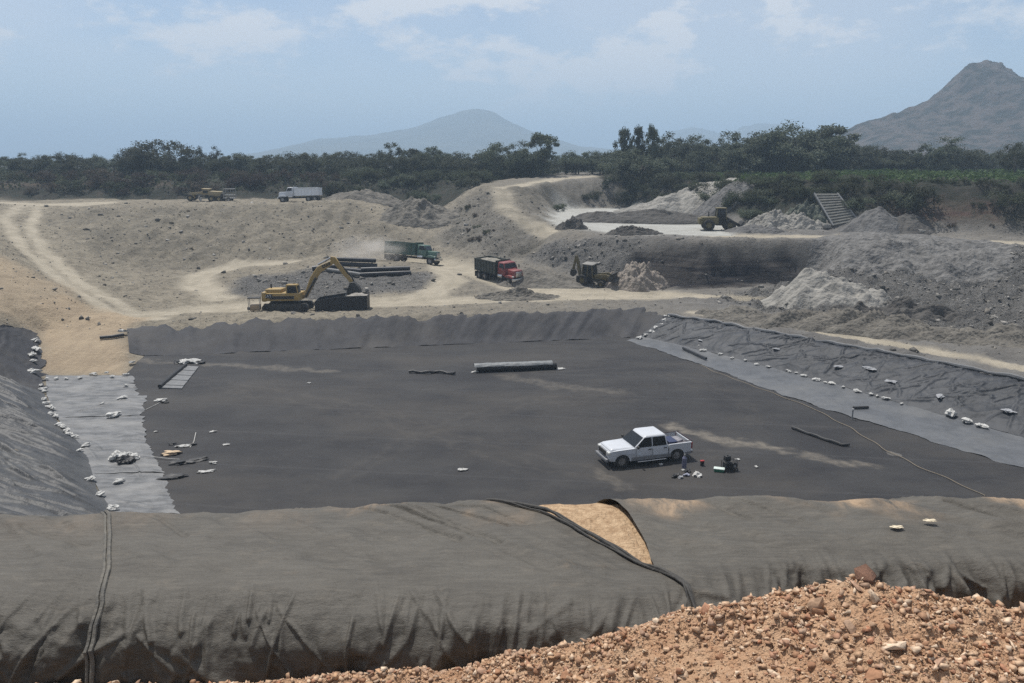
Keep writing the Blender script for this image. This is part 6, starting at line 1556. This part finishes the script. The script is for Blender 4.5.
# scrub on the banks, the bench rear and the hill
BUSH = {'scrub': [bush_proto(21, m_scrub), bush_proto(22, m_scrub), bush_proto(23, m_leaf)], 'dry': [bush_proto(24, m_dry), bush_proto(25, m_dry), bush_proto(26, m_scrub)]}
def bushes(n, poly, s0, s1, kind, label, group):
    pts = xy(poly); x0, x1 = min(p[0] for p in pts), max(p[0] for p in pts); y0, y1 = min(p[1] for p in pts), max(p[1] for p in pts); k = 0; tries = 0
    while k < n and tries < n * 60:
        tries += 1; x, y = g.uniform(x0, x1), g.uniform(y0, y1)
        if not in_poly(np.array(x), np.array(y), pts): continue
        plant(BUSH[kind], kind, x, y, g.uniform(s0, s1), label, 'bush', group, sx=g.uniform(1, 1.6)); k += 1
bushes(72, [at(-60, 198, 164), at(200, 197, 165), at(350, 196, 167), at(350, 175, 178), at(-60, 175, 178)], 2.0, 3.6, 'dry', 'brownish scrub bush on the dark bank behind the upper left bench', 'scrub on the left bank')
bushes(60, [at(350, 196, 166), at(400, 205, 160), at(432, 215, 150), at(462, 190, 152), at(500, 180, 172), at(520, 172, 182), at(350, 172, 182)], 2.0, 3.8, 'scrub', 'dark green scrub bush on the slope between white truck and hill road', 'scrub left of the hill road')
bushes(44, [at(615, 185, 173), at(620, 205, 166), at(690, 212, 140), at(745, 218, 125), at(745, 180, 140), at(640, 178, 178)], 2.0, 3.6, 'scrub', 'dark green scrub bush on the bank below the tall grove', 'scrub below the tall grove')
bushes(50, [at(745, 223, 123.5), at(890, 228, 115), at(890, 184, 122), at(745, 184, 137)], 1.3, 2.6, 'scrub', 'dark scrub bush on the cut bank behind the ribbed ramp', 'scrub on the cut bank')
bushes(20, [at(890, 190, 118), at(1080, 190, 113), at(1080, 182, 118), at(890, 182, 122)], .9, 1.7, 'scrub', 'scrub bush along the top of the reddish bank', 'scrub on the reddish bank top')
bushes(14, [at(890, 229, 113.5), at(1050, 232, 108), at(1050, 200, 113), at(890, 200, 116)], .6, 1.4, 'dry', 'dry scrub bush on the face of the reddish bank', 'scrub on the reddish bank face')
bushes(12, [at(448, 232, 130), at(466, 200, 144), at(500, 218, 128), at(520, 240, 118), at(470, 250, 120)], .5, 1.1, 'dry', 'low dry bush on the flank below the hill road', 'scrub on the hill flank')
bushes(10, [at(535, 215, 132), at(560, 196, 158), at(615, 185, 172), at(615, 200, 166), at(565, 208, 160)], .8, 2.0, 'scrub', 'dark bush on the slope above the pale bench', 'scrub above the pale bench')
bushes(8, [at(60, 225, 130), at(200, 215, 138), at(200, 250, 120), at(90, 250, 115)], .3, .6, 'dry', 'small tuft of scrub on the upper left slope', 'scrub tufts on the left slope')
for px, top, Y, lab in ((1008, 172, 112, 'dark leafy bush hanging on the bank at the far right'), (905, 178, 116, 'dark tree-like bush left of the reddish bank'), (920, 180, 116, 'yellow green bush at the left edge of the reddish bank')):
    t = at(px, top + 26, Y); o = plant(BUSH['scrub'], 'scrub', t[0], t[1], 4.0, lab, 'bush', 'large bank bushes', 1.2)
# rows of crop on the natural ground at the right
qx, qy = [], []
for r_ in range(26):
    yy = 122 + r_ * 2.6; xs_ = g.uniform(18, 110, 620); ok = xs_ > np.interp(yy, [118, 126, 136, 175], [62, 46, 36, 26])
    qx.append(xs_[ok]); qy.append((yy - (xs_[ok] - 60) * .11 + g.normal(0, .28, ok.sum())))
qx, qy = np.concatenate(qx), np.concatenate(qy); zz = H(qx, qy); ok = zz > 13.4; qx, qy, zz = qx[ok], qy[ok], zz[ok]
V, F = leaf_quads(np.stack([qx, qy, zz + g.uniform(.15, 1.0, len(qx))], 1), g.uniform(.18, .42, len(qx)), g, .6)
o = link('crop', mesh_np('crop', V, F), m_crop); tag(o, 'rows of bright green crop on the field above the right bank', 'crop', kind='stuff')
V, F = None, None
n = 30000; qx = g.uniform(-130, 130, n); qy = g.uniform(158, 215, n); zz = H(qx, qy); ok = (zz > 10.6) & (H(qx, qy - .01) > 0) & ((zz > 12.6) | (np.abs(np.gradient(zz)) >= 0) & (qx < -8)); vi = np.clip(np.searchsorted(xs, qx), 0, len(xs) - 1); vj = np.clip(np.searchsorted(ys, qy), 0, len(ys) - 1); ok &= (veg[vi, vj] > .85) & (road[vi, vj] < .02) & (qy > 166)
qx, qy, zz = qx[ok], qy[ok], zz[ok]
V, F = leaf_quads(np.stack([qx, qy, zz + g.uniform(.0, .9, len(qx))], 1), g.uniform(.2, .5, len(qx)), g, .4)
o = link('undergrowth', mesh_np('undergrowth', V, F), m_scrub); tag(o, 'dark weedy undergrowth below the trees', 'undergrowth', kind='stuff')

# ------------------------------------------------------------------ dust thrown up behind the green truck
p = hit(378, 266); bm = bmesh.new(); bmesh.ops.create_icosphere(bm, subdivisions=3, radius=1.0)
me = bpy.data.meshes.new('dust'); bm.to_mesh(me); bm.free()
m, nt, N, L, b = node_mat('dust_cloud'); N.remove(b)
tc = N.new('ShaderNodeTexCoord'); ln = N.new('ShaderNodeVectorMath'); ln.operation = 'LENGTH'; L.new(tc.outputs['Object'], ln.inputs[0])
q = N.new('ShaderNodeMapRange'); q.inputs['From Min'].default_value = .15; q.inputs['From Max'].default_value = 1.0; q.inputs['To Min'].default_value = 1; q.inputs['To Max'].default_value = 0; L.new(ln.outputs['Value'], q.inputs['Value'])
n1 = N.new('ShaderNodeTexNoise'); n1.inputs['Scale'].default_value = 2.2; n1.inputs['Detail'].default_value = 4; L.new(tc.outputs['Object'], n1.inputs['Vector'])
q2 = N.new('ShaderNodeMapRange'); q2.inputs['From Min'].default_value = .38; q2.inputs['From Max'].default_value = .7; q2.inputs['To Max'].default_value = .8; L.new(n1.outputs['Fac'], q2.inputs['Value'])
mu = N.new('ShaderNodeMath'); mu.operation = 'MULTIPLY'; L.new(q.outputs[0], mu.inputs[0]); L.new(q2.outputs[0], mu.inputs[1])
pv = N.new('ShaderNodeVolumePrincipled'); pv.inputs['Color'].default_value = (.9, .86, .80, 1); L.new(mu.outputs[0], pv.inputs['Density']); L.new(pv.outputs[0], N['Material Output'].inputs['Volume'])
o = link('dust', me, m); pp = at(370, 262, 114.5); o.location = (pp[0], pp[1], Hs(pp[0], pp[1]) + 1.3); o.scale = (6.5, 2.6, 2.6); tag(o, 'pale dust cloud rising behind the green dump truck', 'dust', kind='stuff')
